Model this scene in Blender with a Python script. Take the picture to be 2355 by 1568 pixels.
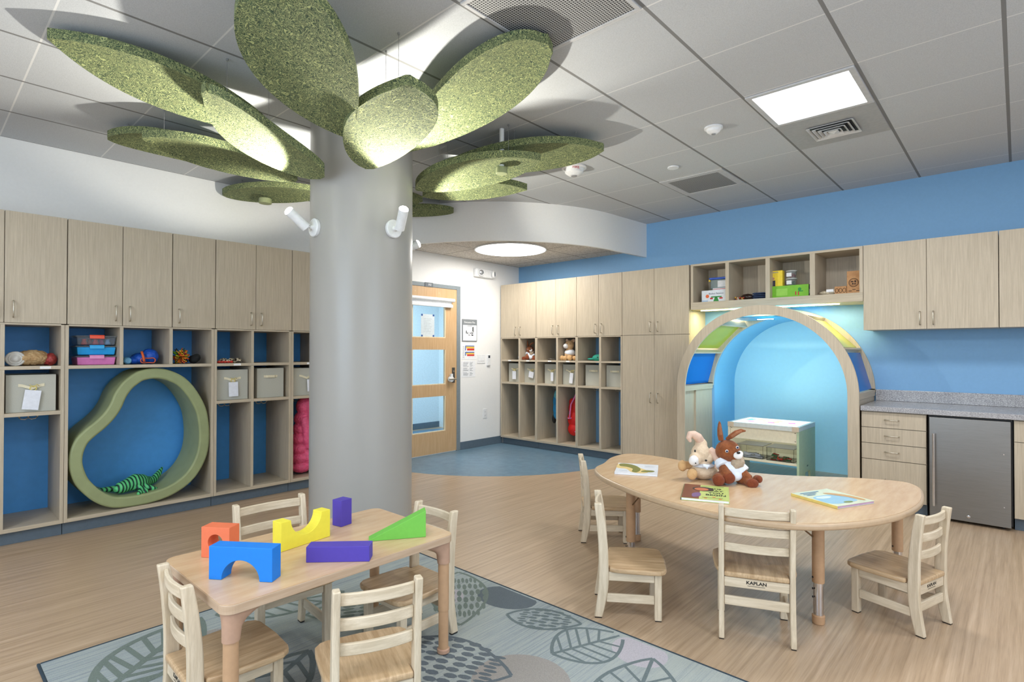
import bpy, bmesh, math, random
from mathutils import Vector, Matrix, Euler
random.seed(7)
for o in list(bpy.data.objects): bpy.data.objects.remove(o)
SC = bpy.context.scene
COL = SC.collection
PI = math.pi

# ---------------------------------------------------------------- camera
cam_d = bpy.data.cameras.new('camera'); cam = bpy.data.objects.new('camera', cam_d); COL.objects.link(cam)
FPX, W, H = 1274.197, 2355.0, 1568.0
cam_d.sensor_fit = 'HORIZONTAL'; cam_d.sensor_width = 36.0
cam_d.lens = 36.0 * FPX / W
cam_d.shift_x = -(1178.2 - W/2) / W
cam_d.shift_y = (794.57 - H/2) / W
cam_d.clip_start = 0.05
cam.location = (0, 0, 1.31937)
yaw, pitch, roll = 0.7404, 0.01039, 0.00103
cam.rotation_mode = 'XYZ'
cam.matrix_world = (Matrix.Translation((0, 0, 1.31937)) @ Matrix.Rotation(yaw, 4, 'Z')
                    @ Matrix.Rotation(PI/2 + pitch, 4, 'X') @ Matrix.Rotation(roll, 4, 'Z'))
SC.camera = cam

# ---------------------------------------------------------------- exposure, world
SC.view_settings.view_transform = 'Standard'
SC.view_settings.look = 'None'
SC.view_settings.exposure = 0.02
SC.view_settings.gamma = 1.0
SC.view_settings.use_curve_mapping = False
wd = bpy.data.worlds.new('sky'); SC.world = wd; wd.use_nodes = True
wd.node_tree.nodes['Background'].inputs[0].default_value = (0.62, 0.78, 1.0, 1)
wd.node_tree.nodes['Background'].inputs[1].default_value = 0.8

# ---------------------------------------------------------------- large lights
def area(name, loc, size, power, col=(1, 1, 1), rot=(0, 0, 0), size_y=None, shape=None):
    l = bpy.data.lights.new(name, 'AREA'); l.energy = power; l.color = col
    l.shape = shape or ('RECTANGLE' if size_y else 'SQUARE'); l.size = size
    if size_y: l.size_y = size_y
    o = bpy.data.objects.new(name, l); o.location = loc; o.rotation_euler = rot; COL.objects.link(o)
    return o
T = 0.6096; GX, GY, HZ = -1.2598, 2.8904, 2.901
XW, YW = -5.526, 6.19            # left wall, blue wall
XR, YF = 2.3, -2.2               # right wall, wall behind the camera
XL, YR = -5.03, 5.767            # fronts of the two cabinet banks
LP = 1.0
# the lit panel in view, plus unseen lamps without fixtures, added for flat light
PANEL_AND_FILL = [(-0.955, 3.805), (0.874, 3.805), (-0.955, 0.147), (0.874, 0.147), (-0.955, -1.5), (-3.393, -1.07), (1.48, 2.0)]
for i, (px, py) in enumerate(PANEL_AND_FILL):
    area('panel_and_fill_light', (px, py, HZ-0.03), 0.52, 22*LP, (1.0, 0.995, 0.985))
area('round_panel_light', (-4.6, 5.0, 2.535), 0.84, 20*LP, (1.0, 0.93, 0.81), shape='DISK')
# daylight through the windows behind the camera
area('window_daylight', (-1.6, YF+0.08, 1.65), 2.6, 66, (0.66, 0.83, 1.0), (PI/2, 0, 0), 1.5)
area('window_daylight', (XR-0.08, 1.4, 1.65), 2.6, 40, (0.68, 0.84, 1.0), (PI/2, 0, PI/2), 1.5)

# ---------------------------------------------------------------- materials
def lin(c):
    return c/12.92 if c <= 0.04045 else ((c+0.055)/1.055)**2.4
def rgb(r, g, b): return (lin(r/255), lin(g/255), lin(b/255), 1)
class NT:
    def __init__(s, name):
        s.m = bpy.data.materials.new(name); s.m.use_nodes = True
        s.t = s.m.node_tree; s.b = s.t.nodes['Principled BSDF']
    def n(s, typ, **kw):
        nd = s.t.nodes.new('ShaderNode'+typ)
        for k, v in kw.items():
            if k == 'inp':
                for a, b in v.items(): nd.inputs[a].default_value = b
            else: setattr(nd, k, v)
        return nd
    def l(s, a, b): s.t.links.new(a, b)
    def coord(s, scale=(1, 1, 1), kind='Object'):
        if kind == 'World': out = s.n('NewGeometry').outputs['Position']
        else: out = s.n('TexCoord').outputs[kind]
        mp = s.n('Mapping'); mp.inputs['Scale'].default_value = scale
        s.l(out, mp.inputs[0]); return mp.outputs[0]
    def noise(s, vec, scale=5, detail=3, rough=0.5):
        nd = s.n('TexNoise'); nd.inputs['Scale'].default_value = scale; nd.inputs['Detail'].default_value = detail
        nd.inputs['Roughness'].default_value = rough; s.l(vec, nd.inputs['Vector']); return nd.outputs['Fac']
    def ramp(s, fac, stops):
        r = s.n('ValToRGB'); cr = r.color_ramp
        while len(cr.elements) < len(stops): cr.elements.new(0.5)
        for e, (p, c) in zip(cr.elements, stops): e.position = p; e.color = c
        s.l(fac, r.inputs[0]); return r.outputs[0]
    def mix(s, fac, a, b, mode='MIX'):
        m = s.n('Mix', data_type='RGBA', blend_type=mode)
        for sock, v in ((m.inputs[0], fac), (m.inputs[6], a), (m.inputs[7], b)):
            if hasattr(v, 'is_linked'): s.l(v, sock)
            else: sock.default_value = v
        return m.outputs[2]
    def math(s, op, a, b=None, c=None):
        m = s.n('Math', operation=op)
        for i, v in enumerate((a, b, c)):
            if v is None: continue
            if hasattr(v, 'is_linked'): s.l(v, m.inputs[i])
            else: m.inputs[i].default_value = v
        return m.outputs[0]
    def bump(s, h, strength=0.2, dist=0.002):
        b = s.n('Bump'); b.inputs['Strength'].default_value = strength; b.inputs['Distance'].default_value = dist
        s.l(h, b.inputs['Height']); s.l(b.outputs[0], s.b.inputs['Normal'])
    def base(s, v):
        if hasattr(v, 'is_linked'): s.l(v, s.b.inputs['Base Color'])
        else: s.b.inputs['Base Color'].default_value = v
    def set(s, **kw):
        for k, v in kw.items(): s.b.inputs[k.replace('_', ' ')].default_value = v
        return s
MATS = {}
def plain(name, c, rough=0.5, metal=0.0, var=0.04, nscale=40, bump=0.05, trans=0.0, alpha=1.0, coat=0.0):
    if name in MATS: return MATS[name]
    t = NT(name); v = t.coord()
    f = t.noise(v, nscale, 3)
    lo = tuple(max(0, x*(1-var)) for x in c[:3])+(1,); hi = tuple(min(1, x*(1+var)) for x in c[:3])+(1,)
    t.base(t.ramp(f, [(0.35, lo), (0.65, hi)]))
    t.set(Roughness=rough, Metallic=metal, Transmission_Weight=trans, Alpha=alpha, Coat_Weight=coat)
    if bump: t.bump(f, bump, 0.001)
    MATS[name] = t.m; return t.m
def wood(name, c1, c2, grain=(1, 1, 1), scale=9.0, rough=0.5, kind='Object', contrast=(0.38, 0.62), fine=0.25, bump=0.05):
    # grain: mapping scale, small along the grain direction
    if name in MATS: return MATS[name]
    t = NT(name)
    v = t.coord(grain, kind)
    a = t.noise(v, scale, 5, 0.6)
    b = t.noise(v, scale*6, 3, 0.6)
    c = t.ramp(a, [(contrast[0], c1), (contrast[1], c2)])
    dark = tuple(x*0.78 for x in c1[:3])+(1,)
    f = t.ramp(b, [(0.45, (0, 0, 0, 1)), (0.75, (fine, fine, fine, 1))])
    t.base(t.mix(f, c, dark))
    t.set(Roughness=rough)
    if bump: t.bump(b, bump, 0.0006)
    MATS[name] = t.m; return t.m
def emit(name, c, strength, base=None):
    if name in MATS: return MATS[name]
    t = NT(name); t.base(base or c)
    t.b.inputs['Emission Color'].default_value = c; t.b.inputs['Emission Strength'].default_value = strength
    MATS[name] = t.m; return t.m

LAM1, LAM2 = rgb(180, 167, 146), rgb(202, 189, 168)
LAM = wood('laminate vertical', LAM1, LAM2, (13, 13, 0.5), 8, 0.45, 'World', (0.30, 0.70), 0.25)
LAMX = wood('laminate along x', LAM1, LAM2, (0.5, 11, 11), 6, 0.45, 'World', (0.30, 0.70), 0.22)
LAMY = wood('laminate along y', LAM1, LAM2, (11, 0.5, 11), 6, 0.45, 'World', (0.30, 0.70), 0.22)
CH_W = wood('pale rubberwood', rgb(200, 184, 158), rgb(223, 209, 186), (14, 14, 1.2), 5, 0.42, 'Object', (0.35, 0.65), 0.3)
CH_X = wood('pale rubberwood crosswise', rgb(200, 184, 158), rgb(223, 209, 186), (1.2, 14, 14), 5, 0.42, 'Object', (0.35, 0.65), 0.3)
CH_Y = wood('pale rubberwood lengthwise', rgb(200, 184, 158), rgb(223, 209, 186), (14, 1.2, 14), 5, 0.42, 'Object', (0.35, 0.65), 0.3)
CH_S = wood('seat boards', rgb(176, 146, 110), rgb(208, 180, 144), (16, 1.2, 8), 3.5, 0.38, 'Object', (0.35, 0.65), 0.35)
TOP_M = wood('maple laminate top', rgb(204, 170, 132), rgb(214, 184, 148), (5, 0.8, 5), 6, 0.27, 'World', (0.35, 0.65), 0.08)
TOP_E = wood('tabletop edge band', rgb(184, 158, 132), rgb(196, 172, 148), (1, 1, 20), 4, 0.4)
LEG_P = plain('tan powder coated leg', rgb(186, 150, 116), 0.42)
CHROME = plain('chrome tube', rgb(215, 215, 220), 0.12, 1.0, 0.02, 30, 0)
NICKEL = plain('satin nickel', rgb(196, 190, 176), 0.34, 0.9, 0.03, 60, 0)
STEEL = None
WHITE_P = plain('white paint', rgb(243, 243, 242), 0.6, 0, 0.01, 60, 0.04)
WHITE_PL = plain('white plastic', rgb(236, 238, 240), 0.35)
BLACK = plain('black plastic', rgb(18, 18, 20), 0.5)
BLUEW = plain('blue wall paint', rgb(124, 172, 216), 0.55, 0, 0.015, 50, 0.05)
BLUEB = plain('deep blue back panel', rgb(76, 160, 236), 0.5, 0, 0.03, 20, 0.02)
NICHE = plain('lit niche blue', rgb(178, 224, 240), 0.5, 0, 0.01, 30, 0.02)  # back wall paler than the tunnel: niche light put into the colour
KICK = plain('slate vinyl base', rgb(94, 110, 124), 0.45)
GREYF = plain('grey door frame paint', rgb(128, 138, 144), 0.4)
PAPER = plain('paper', rgb(238, 240, 244), 0.7)

# ---------------------------------------------------------------- mesh helpers
class MB:
    def __init__(s): s.bm = bmesh.new(); s.mi = 0
    def _tag(s, faces):
        for f in faces: f.material_index = s.mi
    def box(s, x0, x1, y0, y1, z0, z1, M=None):
        v = [s.bm.verts.new(p) for p in ((x0,y0,z0),(x1,y0,z0),(x1,y1,z0),(x0,y1,z0),(x0,y0,z1),(x1,y0,z1),(x1,y1,z1),(x0,y1,z1))]
        if M is not None:
            for q in v: q.co = M @ q.co
        fs = [s.bm.faces.new([v[i] for i in f]) for f in ((3,2,1,0),(4,5,6,7),(0,1,5,4),(1,2,6,5),(2,3,7,6),(3,0,4,7))]
        s._tag(fs); return s
    def cbox(s, c, d, M=None):
        return s.box(c[0]-d[0]/2, c[0]+d[0]/2, c[1]-d[1]/2, c[1]+d[1]/2, c[2]-d[2]/2, c[2]+d[2]/2, M)
    def prism(s, pts, o, u, v, n, d):
        # polygon in plane (o; u, v), extruded along n by d
        o, u, v, n = Vector(o), Vector(u), Vector(v), Vector(n)
        a = [s.bm.verts.new(o + u*p[0] + v*p[1]) for p in pts]
        b = [s.bm.verts.new(o + u*p[0] + v*p[1] + n*d) for p in pts]
        k = len(pts); fs = []
        fs.append(s.bm.faces.new(a[::-1])); fs.append(s.bm.faces.new(b))
        for i in range(k):
            fs.append(s.bm.faces.new((a[i], a[(i+1) % k], b[(i+1) % k], b[i])))
        s._tag(fs); return s
    def ring(s, outer, inner, o, u, v, n, d):
        # annular plate: outer and inner polylines with equal counts (closed)
        o, u, v, n = Vector(o), Vector(u), Vector(v), Vector(n); k = len(outer)
        P = []
        for pts in (outer, inner):
            for e in (0, d): P.append([s.bm.verts.new(o+u*p[0]+v*p[1]+n*e) for p in pts])
        oa, ob, ia, ib = P; fs = []
        for i in range(k):
            j = (i+1) % k
            fs += [s.bm.faces.new((oa[i], oa[j], ob[j], ob[i])), s.bm.faces.new((ia[j], ia[i], ib[i], ib[j])),
                   s.bm.faces.new((oa[j], oa[i], ia[i], ia[j])), s.bm.faces.new((ob[i], ob[j], ib[j], ib[i]))]
        s._tag(fs); return s
    def strip(s, outer, inner, o, u, v, n, d):
        # open arch plate between two polylines of equal counts
        o, u, v, n = Vector(o), Vector(u), Vector(v), Vector(n); k = len(outer)
        P = []
        for pts in (outer, inner):
            for e in (0, d): P.append([s.bm.verts.new(o+u*p[0]+v*p[1]+n*e) for p in pts])
        oa, ob, ia, ib = P; fs = []
        for i in range(k-1):
            j = i+1
            fs += [s.bm.faces.new((oa[i], oa[j], ob[j], ob[i])), s.bm.faces.new((ia[j], ia[i], ib[i], ib[j])),
                   s.bm.faces.new((oa[j], oa[i], ia[i], ia[j])), s.bm.faces.new((ob[i], ob[j], ib[j], ib[i]))]
        for i in (0, k-1): fs.append(s.bm.faces.new((oa[i], ob[i], ib[i], ia[i])))
        s._tag(fs); return s
    def tube(s, pts, r, seg=12, closed=False, cap=True):
        pts = [Vector(p) for p in pts]; k = len(pts)
        rs = r if isinstance(r, (list, tuple)) else [r]*k
        rings = []; up = None
        for i, p in enumerate(pts):
            if closed: t = pts[(i+1) % k]-pts[i-1]
            else: t = pts[min(i+1, k-1)]-pts[max(i-1, 0)]
            t.normalize()
            if up is None:
                up = Vector((0, 0, 1)) if abs(t.z) < 0.9 else Vector((1, 0, 0))
            a = t.cross(up)
            if a.length < 1e-4: a = t.cross(Vector((0, 1, 0)))
            a.normalize(); b = a.cross(t).normalized(); up = b
            rings.append([s.bm.verts.new(p + (a*math.cos(q)+b*math.sin(q))*rs[i]) for q in [2*PI*j/seg for j in range(seg)]])
        fs = []
        for i in range(k if closed else k-1):
            A, B = rings[i], rings[(i+1) % k]
            for j in range(seg): fs.append(s.bm.faces.new((A[j], A[(j+1) % seg], B[(j+1) % seg], B[j])))
        if cap and not closed:
            fs.append(s.bm.faces.new(rings[0][::-1])); fs.append(s.bm.faces.new(rings[-1]))
        s._tag(fs); return s
    def cyl(s, p0, p1, r0, r1=None, seg=24):
        return s.tube([p0, p1], [r0, r0 if r1 is None else r1], seg)
    def lathe(s, prof, c=(0, 0, 0), seg=32, axis=None):
        # profile of (r, z) about z through c, optionally rotated by matrix axis
        M = axis or Matrix.Identity(3); c = Vector(c); rings = []
        for r, z in prof:
            rings.append([s.bm.verts.new(c + M @ Vector((r*math.cos(q), r*math.sin(q), z))) for q in [2*PI*j/seg for j in range(seg)]])
        fs = []
        for A, B in zip(rings, rings[1:]):
            for j in range(seg): fs.append(s.bm.faces.new((A[j], A[(j+1) % seg], B[(j+1) % seg], B[j])))
        fs.append(s.bm.faces.new(rings[0][::-1])); fs.append(s.bm.faces.new(rings[-1]))
        s._tag(fs); return s
    def ell(s, c, r, rot=(0, 0, 0), u=20, v=12):
        M = Matrix.Translation(c) @ Euler(rot).to_matrix().to_4x4() @ Matrix.Diagonal((r[0], r[1], r[2], 1))
        g = bmesh.ops.create_uvsphere(s.bm, u_segments=u, v_segments=v, radius=1, matrix=M)
        s._tag({f for q in g['verts'] for f in q.link_faces}); return s
    def build(s, name, mat, parent=None, smooth=False, bevel=0, seg=2, doubles=False, kind=None, auto=None):
        if doubles: bmesh.ops.remove_doubles(s.bm, verts=s.bm.verts, dist=1e-5)
        bmesh.ops.recalc_face_normals(s.bm, faces=s.bm.faces)
        me = bpy.data.meshes.new(name); s.bm.to_mesh(me); s.bm.free()
        for m in (mat if isinstance(mat, (list, tuple)) else [mat]): me.materials.append(m)
        o = bpy.data.objects.new(name, me); COL.objects.link(o)
        if parent is not None: o.parent = parent
        if smooth:
            for p in me.polygons: p.use_smooth = True
            if auto is not None: me.set_sharp_from_angle(angle=auto)
        if bevel:
            md = o.modifiers.new('bevel', 'BEVEL'); md.width = bevel; md.segments = seg; md.limit_method = 'ANGLE'; md.angle_limit = 0.6
            md.harden_normals = False
        if kind: o['kind'] = kind
        return o
def thing(name, label, cat, loc=(0, 0, 0), rz=0, group=None):
    o = bpy.data.objects.new(name, None); o.empty_display_size = 0.05; COL.objects.link(o)
    o.location = loc; o.rotation_euler = (0, 0, rz); o['label'] = label; o['category'] = cat
    if group: o['group'] = group
    return o
def tag(o, label, cat, group=None):
    o['label'] = label; o['category'] = cat
    if group: o['group'] = group
    return o
def dup(root, loc, rz, label, group=None):
    r = root.copy(); COL.objects.link(r); r.location = loc; r.rotation_euler = (0, 0, rz); r['label'] = label
    if group: r['group'] = group
    for ch in list(root.children):
        c = ch.copy(); COL.objects.link(c); c.parent = r; c.matrix_parent_inverse = ch.matrix_parent_inverse
        for g in ch.children:
            d = g.copy(); COL.objects.link(d); d.parent = c
    return r
def text(name, s, size, mat, M, parent=None, extrude=0.0004, align='CENTER', sx=1.0, bold=0.0):
    cu = bpy.data.curves.new(name, 'FONT'); cu.body = s; cu.size = size; cu.extrude = extrude; cu.align_x = align; cu.align_y = 'CENTER'
    cu.resolution_u = 2; cu.offset = bold
    t = bpy.data.objects.new(name, cu); COL.objects.link(t)
    dg = bpy.context.evaluated_depsgraph_get()
    me = bpy.data.meshes.new_from_object(t.evaluated_get(dg)); bpy.data.objects.remove(t)
    me.transform(M @ Matrix.Diagonal((sx, 1, 1, 1))); me.materials.clear(); me.materials.append(mat)
    o = bpy.data.objects.new(name, me); COL.objects.link(o)
    if parent is not None: o.parent = parent
    return o
def frame(o, x, y):
    # matrix with local x, y axes given in world, z = x cross y
    x = Vector(x).normalized(); y = Vector(y).normalized(); z = x.cross(y)
    M = Matrix((x, y, z)).transposed().to_4x4(); M.translation = Vector(o); return M
def blob(name, parts, mat, parent=None, voxel=0.006, smooth=6, fur=0.0):
    b = MB()
    for p in parts:
        if p[0] == 'e': b.ell(*p[1:])
        else: b.tube(p[1], p[2], 14)
    o = b.build(name, mat, parent, smooth=True)
    md = o.modifiers.new('skin', 'REMESH'); md.mode = 'VOXEL'; md.voxel_size = voxel; md.use_smooth_shade = True
    sm = o.modifiers.new('soft', 'SMOOTH'); sm.iterations = smooth; sm.factor = 0.5
    if fur:
        tx = bpy.data.textures.get('pile') or bpy.data.textures.new('pile', 'CLOUDS'); tx.noise_scale = 0.012
        dm = o.modifiers.new('pile', 'DISPLACE'); dm.texture = tx; dm.strength = fur; dm.texture_coords = 'LOCAL'
    return o
def catmull(pts, n=6, closed=True):
    out = []; k = len(pts)
    rng = range(k) if closed else range(k-1)
    for i in rng:
        if closed: p0, p1, p2, p3 = pts[i-1], pts[i], pts[(i+1) % k], pts[(i+2) % k]
        else: p0, p1, p2, p3 = pts[max(i-1, 0)], pts[i], pts[i+1], pts[min(i+2, k-1)]
        for j in range(n):
            t = j/n
            out.append(tuple(0.5*((2*p1[a]) + (-p0[a]+p2[a])*t + (2*p0[a]-5*p1[a]+4*p2[a]-p3[a])*t*t + (-p0[a]+3*p1[a]-3*p2[a]+p3[a])*t**3) for a in range(len(p1))))
    if not closed: out.append(tuple(pts[-1]))
    return out

# ================================================================ SETTING
# floor: wood look vinyl with an inlaid quarter circle of blue linoleum at the door
def floor_mat():
    t = NT('vinyl floor'); v = t.coord((22, 0.55, 1), 'World')
    a = t.noise(v, 2.2, 6, 0.65); b = t.noise(v, 9, 4, 0.7)
    w = t.ramp(a, [(0.34, rgb(162, 138, 112)), (0.5, rgb(180, 155, 128)), (0.68, rgb(194, 170, 144))])
    fb = t.ramp(b, [(0.5, (0, 0, 0, 1)), (0.72, (0.3, 0.3, 0.3, 1))])
    w = t.mix(fb, w, rgb(138, 116, 94))
    v2 = t.coord((1, 1, 1), 'World'); c = t.noise(v2, 9, 8, 0.75)
    bl = t.ramp(c, [(0.35, rgb(92, 120, 142)), (0.6, rgb(108, 138, 158)), (0.75, rgb(122, 148, 166))])
    sep = t.n('SeparateXYZ'); t.l(v2, sep.inputs[0])
    dx = t.math('SUBTRACT', sep.outputs[0], -5.45); dy = t.math('SUBTRACT', sep.outputs[1], 5.6)
    d = t.math('SQRT', t.math('ADD', t.math('MULTIPLY', dx, dx), t.math('MULTIPLY', dy, dy)))
    m = t.math('LESS_THAN', d, 1.95)
    t.base(t.mix(m, w, bl)); t.set(Roughness=0.36); t.bump(b, 0.08, 0.0005)
    t.b.inputs['Specular IOR Level'].default_value = 0.45
    return t.m
MB().box(XW-2.2, XR+0.2, YF-0.2, 7.0, -0.1, 0).build('floor', floor_mat(), kind='structure')
def ceil_mat():
    t = NT('lay-in ceiling tiles'); v = t.coord((1, 1, 1), 'World'); sep = t.n('SeparateXYZ'); t.l(v, sep.inputs[0])
    def line(sock, g, w):
        f = t.math('FRACT', t.math('DIVIDE', t.math('SUBTRACT', sock, g-10*T), T))
        f = t.math('ABSOLUTE', t.math('SUBTRACT', f, 0.5))
        return t.math('GREATER_THAN', f, 0.5 - w/2/T)
    lx = line(sep.outputs[0], GX, 0.018); ly = line(sep.outputs[1], GY, 0.009)
    sp = t.noise(v, 260, 2, 0.6)
    tile = t.ramp(sp, [(0.3, rgb(180, 183, 187)), (0.6, rgb(198, 201, 205))])
    c = t.mix(ly, tile, rgb(222, 222, 222)); c = t.mix(lx, c, rgb(128, 128, 128))
    t.base(c); t.set(Roughness=0.85)
    h = t.math('SUBTRACT', sp, t.math('MULTIPLY', t.math('MAXIMUM', lx, ly), 3)); t.bump(h, 0.25, 0.002)
    return t.m
CEIL = ceil_mat()
MB().box(XW-0.1, XR+0.1, YF-0.1, YW+0.1, HZ, HZ+0.1).build('ceiling', CEIL, kind='structure')

# left wall with the doorway (door leaf y 4.02..4.94)
b = MB()
b.box(XW-0.12, XW, YF-0.1, 3.965, 0, HZ); b.box(XW-0.12, XW, 5.005, YW+0.1, 0, HZ); b.box(XW-0.12, XW, 3.965, 5.005, 2.187, HZ)
b.build('wall_left', WHITE_P, kind='structure')
# blue wall with an arched opening
CX, SZ, RI, RO = -1.822, 0.938, 0.735, 0.822
b = MB()
b.box(XW-0.1, CX-RI, YW, YW+0.03, 0, HZ); b.box(CX+RI, XR+0.1, YW, YW+0.03, 0, HZ)
arc = [(CX+RI*math.cos(a), SZ+RI*math.sin(a)) for a in [PI*i/40 for i in range(41)]]
b.strip([(p[0], HZ) for p in arc], arc, (0, YW, 0), (1, 0, 0), (0, 0, 1), (0, 1, 0), 0.03)
b.build('wall_back', BLUEW, kind='structure')
# niche behind it
b = MB(); YN = 6.81
o_ = [(CX+RI+0.03, 0.001)] + [(CX+(RI+0.03)*math.cos(a), SZ+(RI+0.03)*math.sin(a)) for a in [PI*i/40 for i in range(41)]] + [(CX-RI-0.03, 0.001)]
i_ = [(CX+RI, 0.001)] + [(CX+RI*math.cos(a), SZ+RI*math.sin(a)) for a in [PI*i/40 for i in range(41)]] + [(CX-RI, 0.001)]
b.strip(o_, i_, (0, YW+0.03, 0), (1, 0, 0), (0, 0, 1), (0, 1, 0), YN-YW-0.03)
b.mi = 1; b.box(CX-RI-0.05, CX+RI+0.05, YN, YN+0.03, 0, 1.8)
b.build('wall_niche', [plain('tunnel blue paint', rgb(122, 188, 230), 0.5, 0, 0.01, 30, 0.02), NICHE], kind='structure')
# walls beside and behind the camera, with window openings
b = MB()
b.box(XR, XR+0.1, YF-0.1, 0.1, 0, HZ); b.box(XR, XR+0.1, 2.7, YW+0.1, 0, HZ); b.box(XR, XR+0.1, 0.1, 2.7, 0, 0.9); b.box(XR, XR+0.1, 0.1, 2.7, 2.4, HZ)
b.build('wall_right', WHITE_P, kind='structure')
b = MB()
b.box(XW-0.1, -2.9, YF-0.1, YF, 0, HZ); b.box(-0.3, XR+0.1, YF-0.1, YF, 0, HZ); b.box(-2.9, -0.3, YF-0.1, YF, 0, 0.9); b.box(-2.9, -0.3, YF-0.1, YF, 2.4, HZ)
b.build('wall_front', WHITE_P, kind='structure')
# corridor behind the door
b = MB(); b.box(-7.6, -7.5, 2.6, 6.3, 0, 2.6); b.box(-7.6, XW-0.12, 2.5, 2.6, 0, 2.6); b.box(-7.6, XW-0.12, 6.3, 6.4, 0, 2.6); b.box(-7.6, XW-0.12, 2.5, 6.4, 2.6, 2.7)
b.build('wall_corridor', plain('corridor paint', rgb(228, 236, 240), 0.6), kind='structure')
MB().box(-7.5, -7.485, 2.6, 6.3, 0, 0.1).build('baseboard_corridor', KICK, kind='structure')
area('corridor_light', (-6.6, 4.4, 2.55), 1.2, 62, (0.80, 0.93, 1.0))
# baseboards
b = MB(); b.box(XW, XW+0.012, 5.005, YR+0.05, 0, 0.105); b.build('baseboard_left', KICK, kind='structure', bevel=0.003)

# curved soffit at the entry
fa = [(XW, 3.665)] + [(-5.4+1.96*math.sin(a), 5.62-1.96*math.cos(a)) for a in [PI/2*i/30 for i in range(1, 31)]] + [(-3.40, YW)]
fi = [(XW, 3.70)] + [(-5.4+1.925*math.sin(a), 5.62-1.925*math.cos(a)) for a in [PI/2*i/30 for i in range(1, 31)]] + [(-3.435, YW)]
b = MB(); b.strip(fa, fi, (0, 0, 2.487), (1, 0, 0), (0, 1, 0), (0, 0, 1), HZ-2.487)
b.build('trim_1', WHITE_P, kind='structure', smooth=True, auto=0.7)
def entry_mat():
    t = NT('mineral fibre tiles'); v = t.coord((1, 1, 1), 'World'); sep = t.n('SeparateXYZ'); t.l(v, sep.inputs[0])
    def line(sock, g, w):
        f = t.math('FRACT', t.math('DIVIDE', t.math('SUBTRACT', sock, g-10*T), T))
        return t.math('GREATER_THAN', t.math('ABSOLUTE', t.math('SUBTRACT', f, 0.5)), 0.5-w/2/T)
    m = t.math('MAXIMUM', line(sep.outputs[0], -4.905, 0.014), line(sep.outputs[1], 4.695, 0.014))
    sp = t.noise(v, 55, 5, 0.8)
    c = t.ramp(sp, [(0.36, rgb(168, 160, 152)), (0.5, rgb(210, 204, 196)), (0.65, rgb(232, 228, 222))])
    t.base(t.mix(m, c, rgb(138, 130, 124))); t.set(Roughness=0.9); t.bump(sp, 0.3, 0.002); return t.m
b = MB(); b.prism([(XW, YW)] + fi, (0, 0, 2.575), (1, 0, 0), (0, 1, 0), (0, 0, 1), 0.02)
b.build('ceiling_entry', entry_mat(), kind='structure')

# ================================================================ COLUMN AND ITS SPOTS
PC = Vector((-3.378, 2.143, 0)); PR = 0.344
t = NT('satin column paint'); f = t.noise(t.coord((1, 1, 0.3)), 3, 3); t.base(t.ramp(f, [(0.3, rgb(164, 162, 158)), (0.7, rgb(170, 168, 164))])); t.set(Roughness=0.33)
colo = MB().cyl(PC, PC+Vector((0, 0, HZ)), PR, seg=96).build('round_column', t.m, smooth=True, auto=0.8)
tag(colo, 'tall round grey column rising through the green hanging leaves', 'column')
LENS = emit('lit lamp lens', (1, 0.98, 0.92, 1), 30)
def spot(ang, z, hdir, power, label):
    n = Vector((math.cos(ang), math.sin(ang), 0))
    p = PC + n*(PR+0.001) + Vector((0, 0, z))
    r = thing('column_spotlight', label, 'spotlight', p, 0, 'white adjustable spotlights on the column')
    M = n.to_track_quat('Z', 'Y').to_matrix()
    MB().lathe([(0.058, -0.004), (0.06, 0.004), (0.06, 0.016), (0.055, 0.021), (0.02, 0.022), (0.012, 0.03), (0.012, 0.04)], (0, 0, 0), 40, M).build('mounting_plate', WHITE_PL, r, smooth=True, auto=0.6)
    h = Vector(hdir).normalized(); j = n*0.062
    MB().tube([n*0.03, n*0.05, j + h*0.0], 0.007, 10).build('swivel_arm', WHITE_PL, r, smooth=True)
    M2 = h.to_track_quat('Z', 'Y').to_matrix(); bc = j + n*0.012 - h*0.015
    hd = MB().lathe([(0.026, 0), (0.031, 0.003), (0.031, 0.143), (0.026, 0.143), (0.025, 0.13)], bc, 36, M2).build('lamp_head', WHITE_PL, r, smooth=True, auto=0.6)
    MB().lathe([(0.029, 0.1435), (0.029, 0.150), (0.022, 0.158), (0.01, 0.162)], bc, 32, M2).build('lens', LENS, hd)
    l = bpy.data.lights.new('column_spot_beam', 'SPOT'); l.energy = power; l.color = (1.0, 0.96, 0.84); l.spot_size = math.radians(102); l.spot_blend = 0.35; l.shadow_soft_size = 0.018
    lo = bpy.data.objects.new('column_spot_beam', l); COL.objects.link(lo); lo.location = p + bc + h*0.175
    lo.rotation_euler = (-h).to_track_quat('Z', 'Y').to_euler()
    return r
SP = 95
spot(-PI/2-0.02, 2.124, (-0.02, -0.80, 0.60), SP, 'white column spotlight tilted towards the left cabinets, seen from its side')
spot(0.03, 2.122, (0.62, -0.22, 0.78), SP, 'white column spotlight on the right of the column, aimed steeply up')
spot(PI/2+0.22, 2.085, (0.52, 0.74, 0.46), SP*0.8, 'white spotlight barely peeking out behind the right edge of the column')

spot(PI+0.1, 2.124, (-0.6, -0.1, 0.80), SP*0.5, 'white column spotlight on the far left side of the column')

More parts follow.
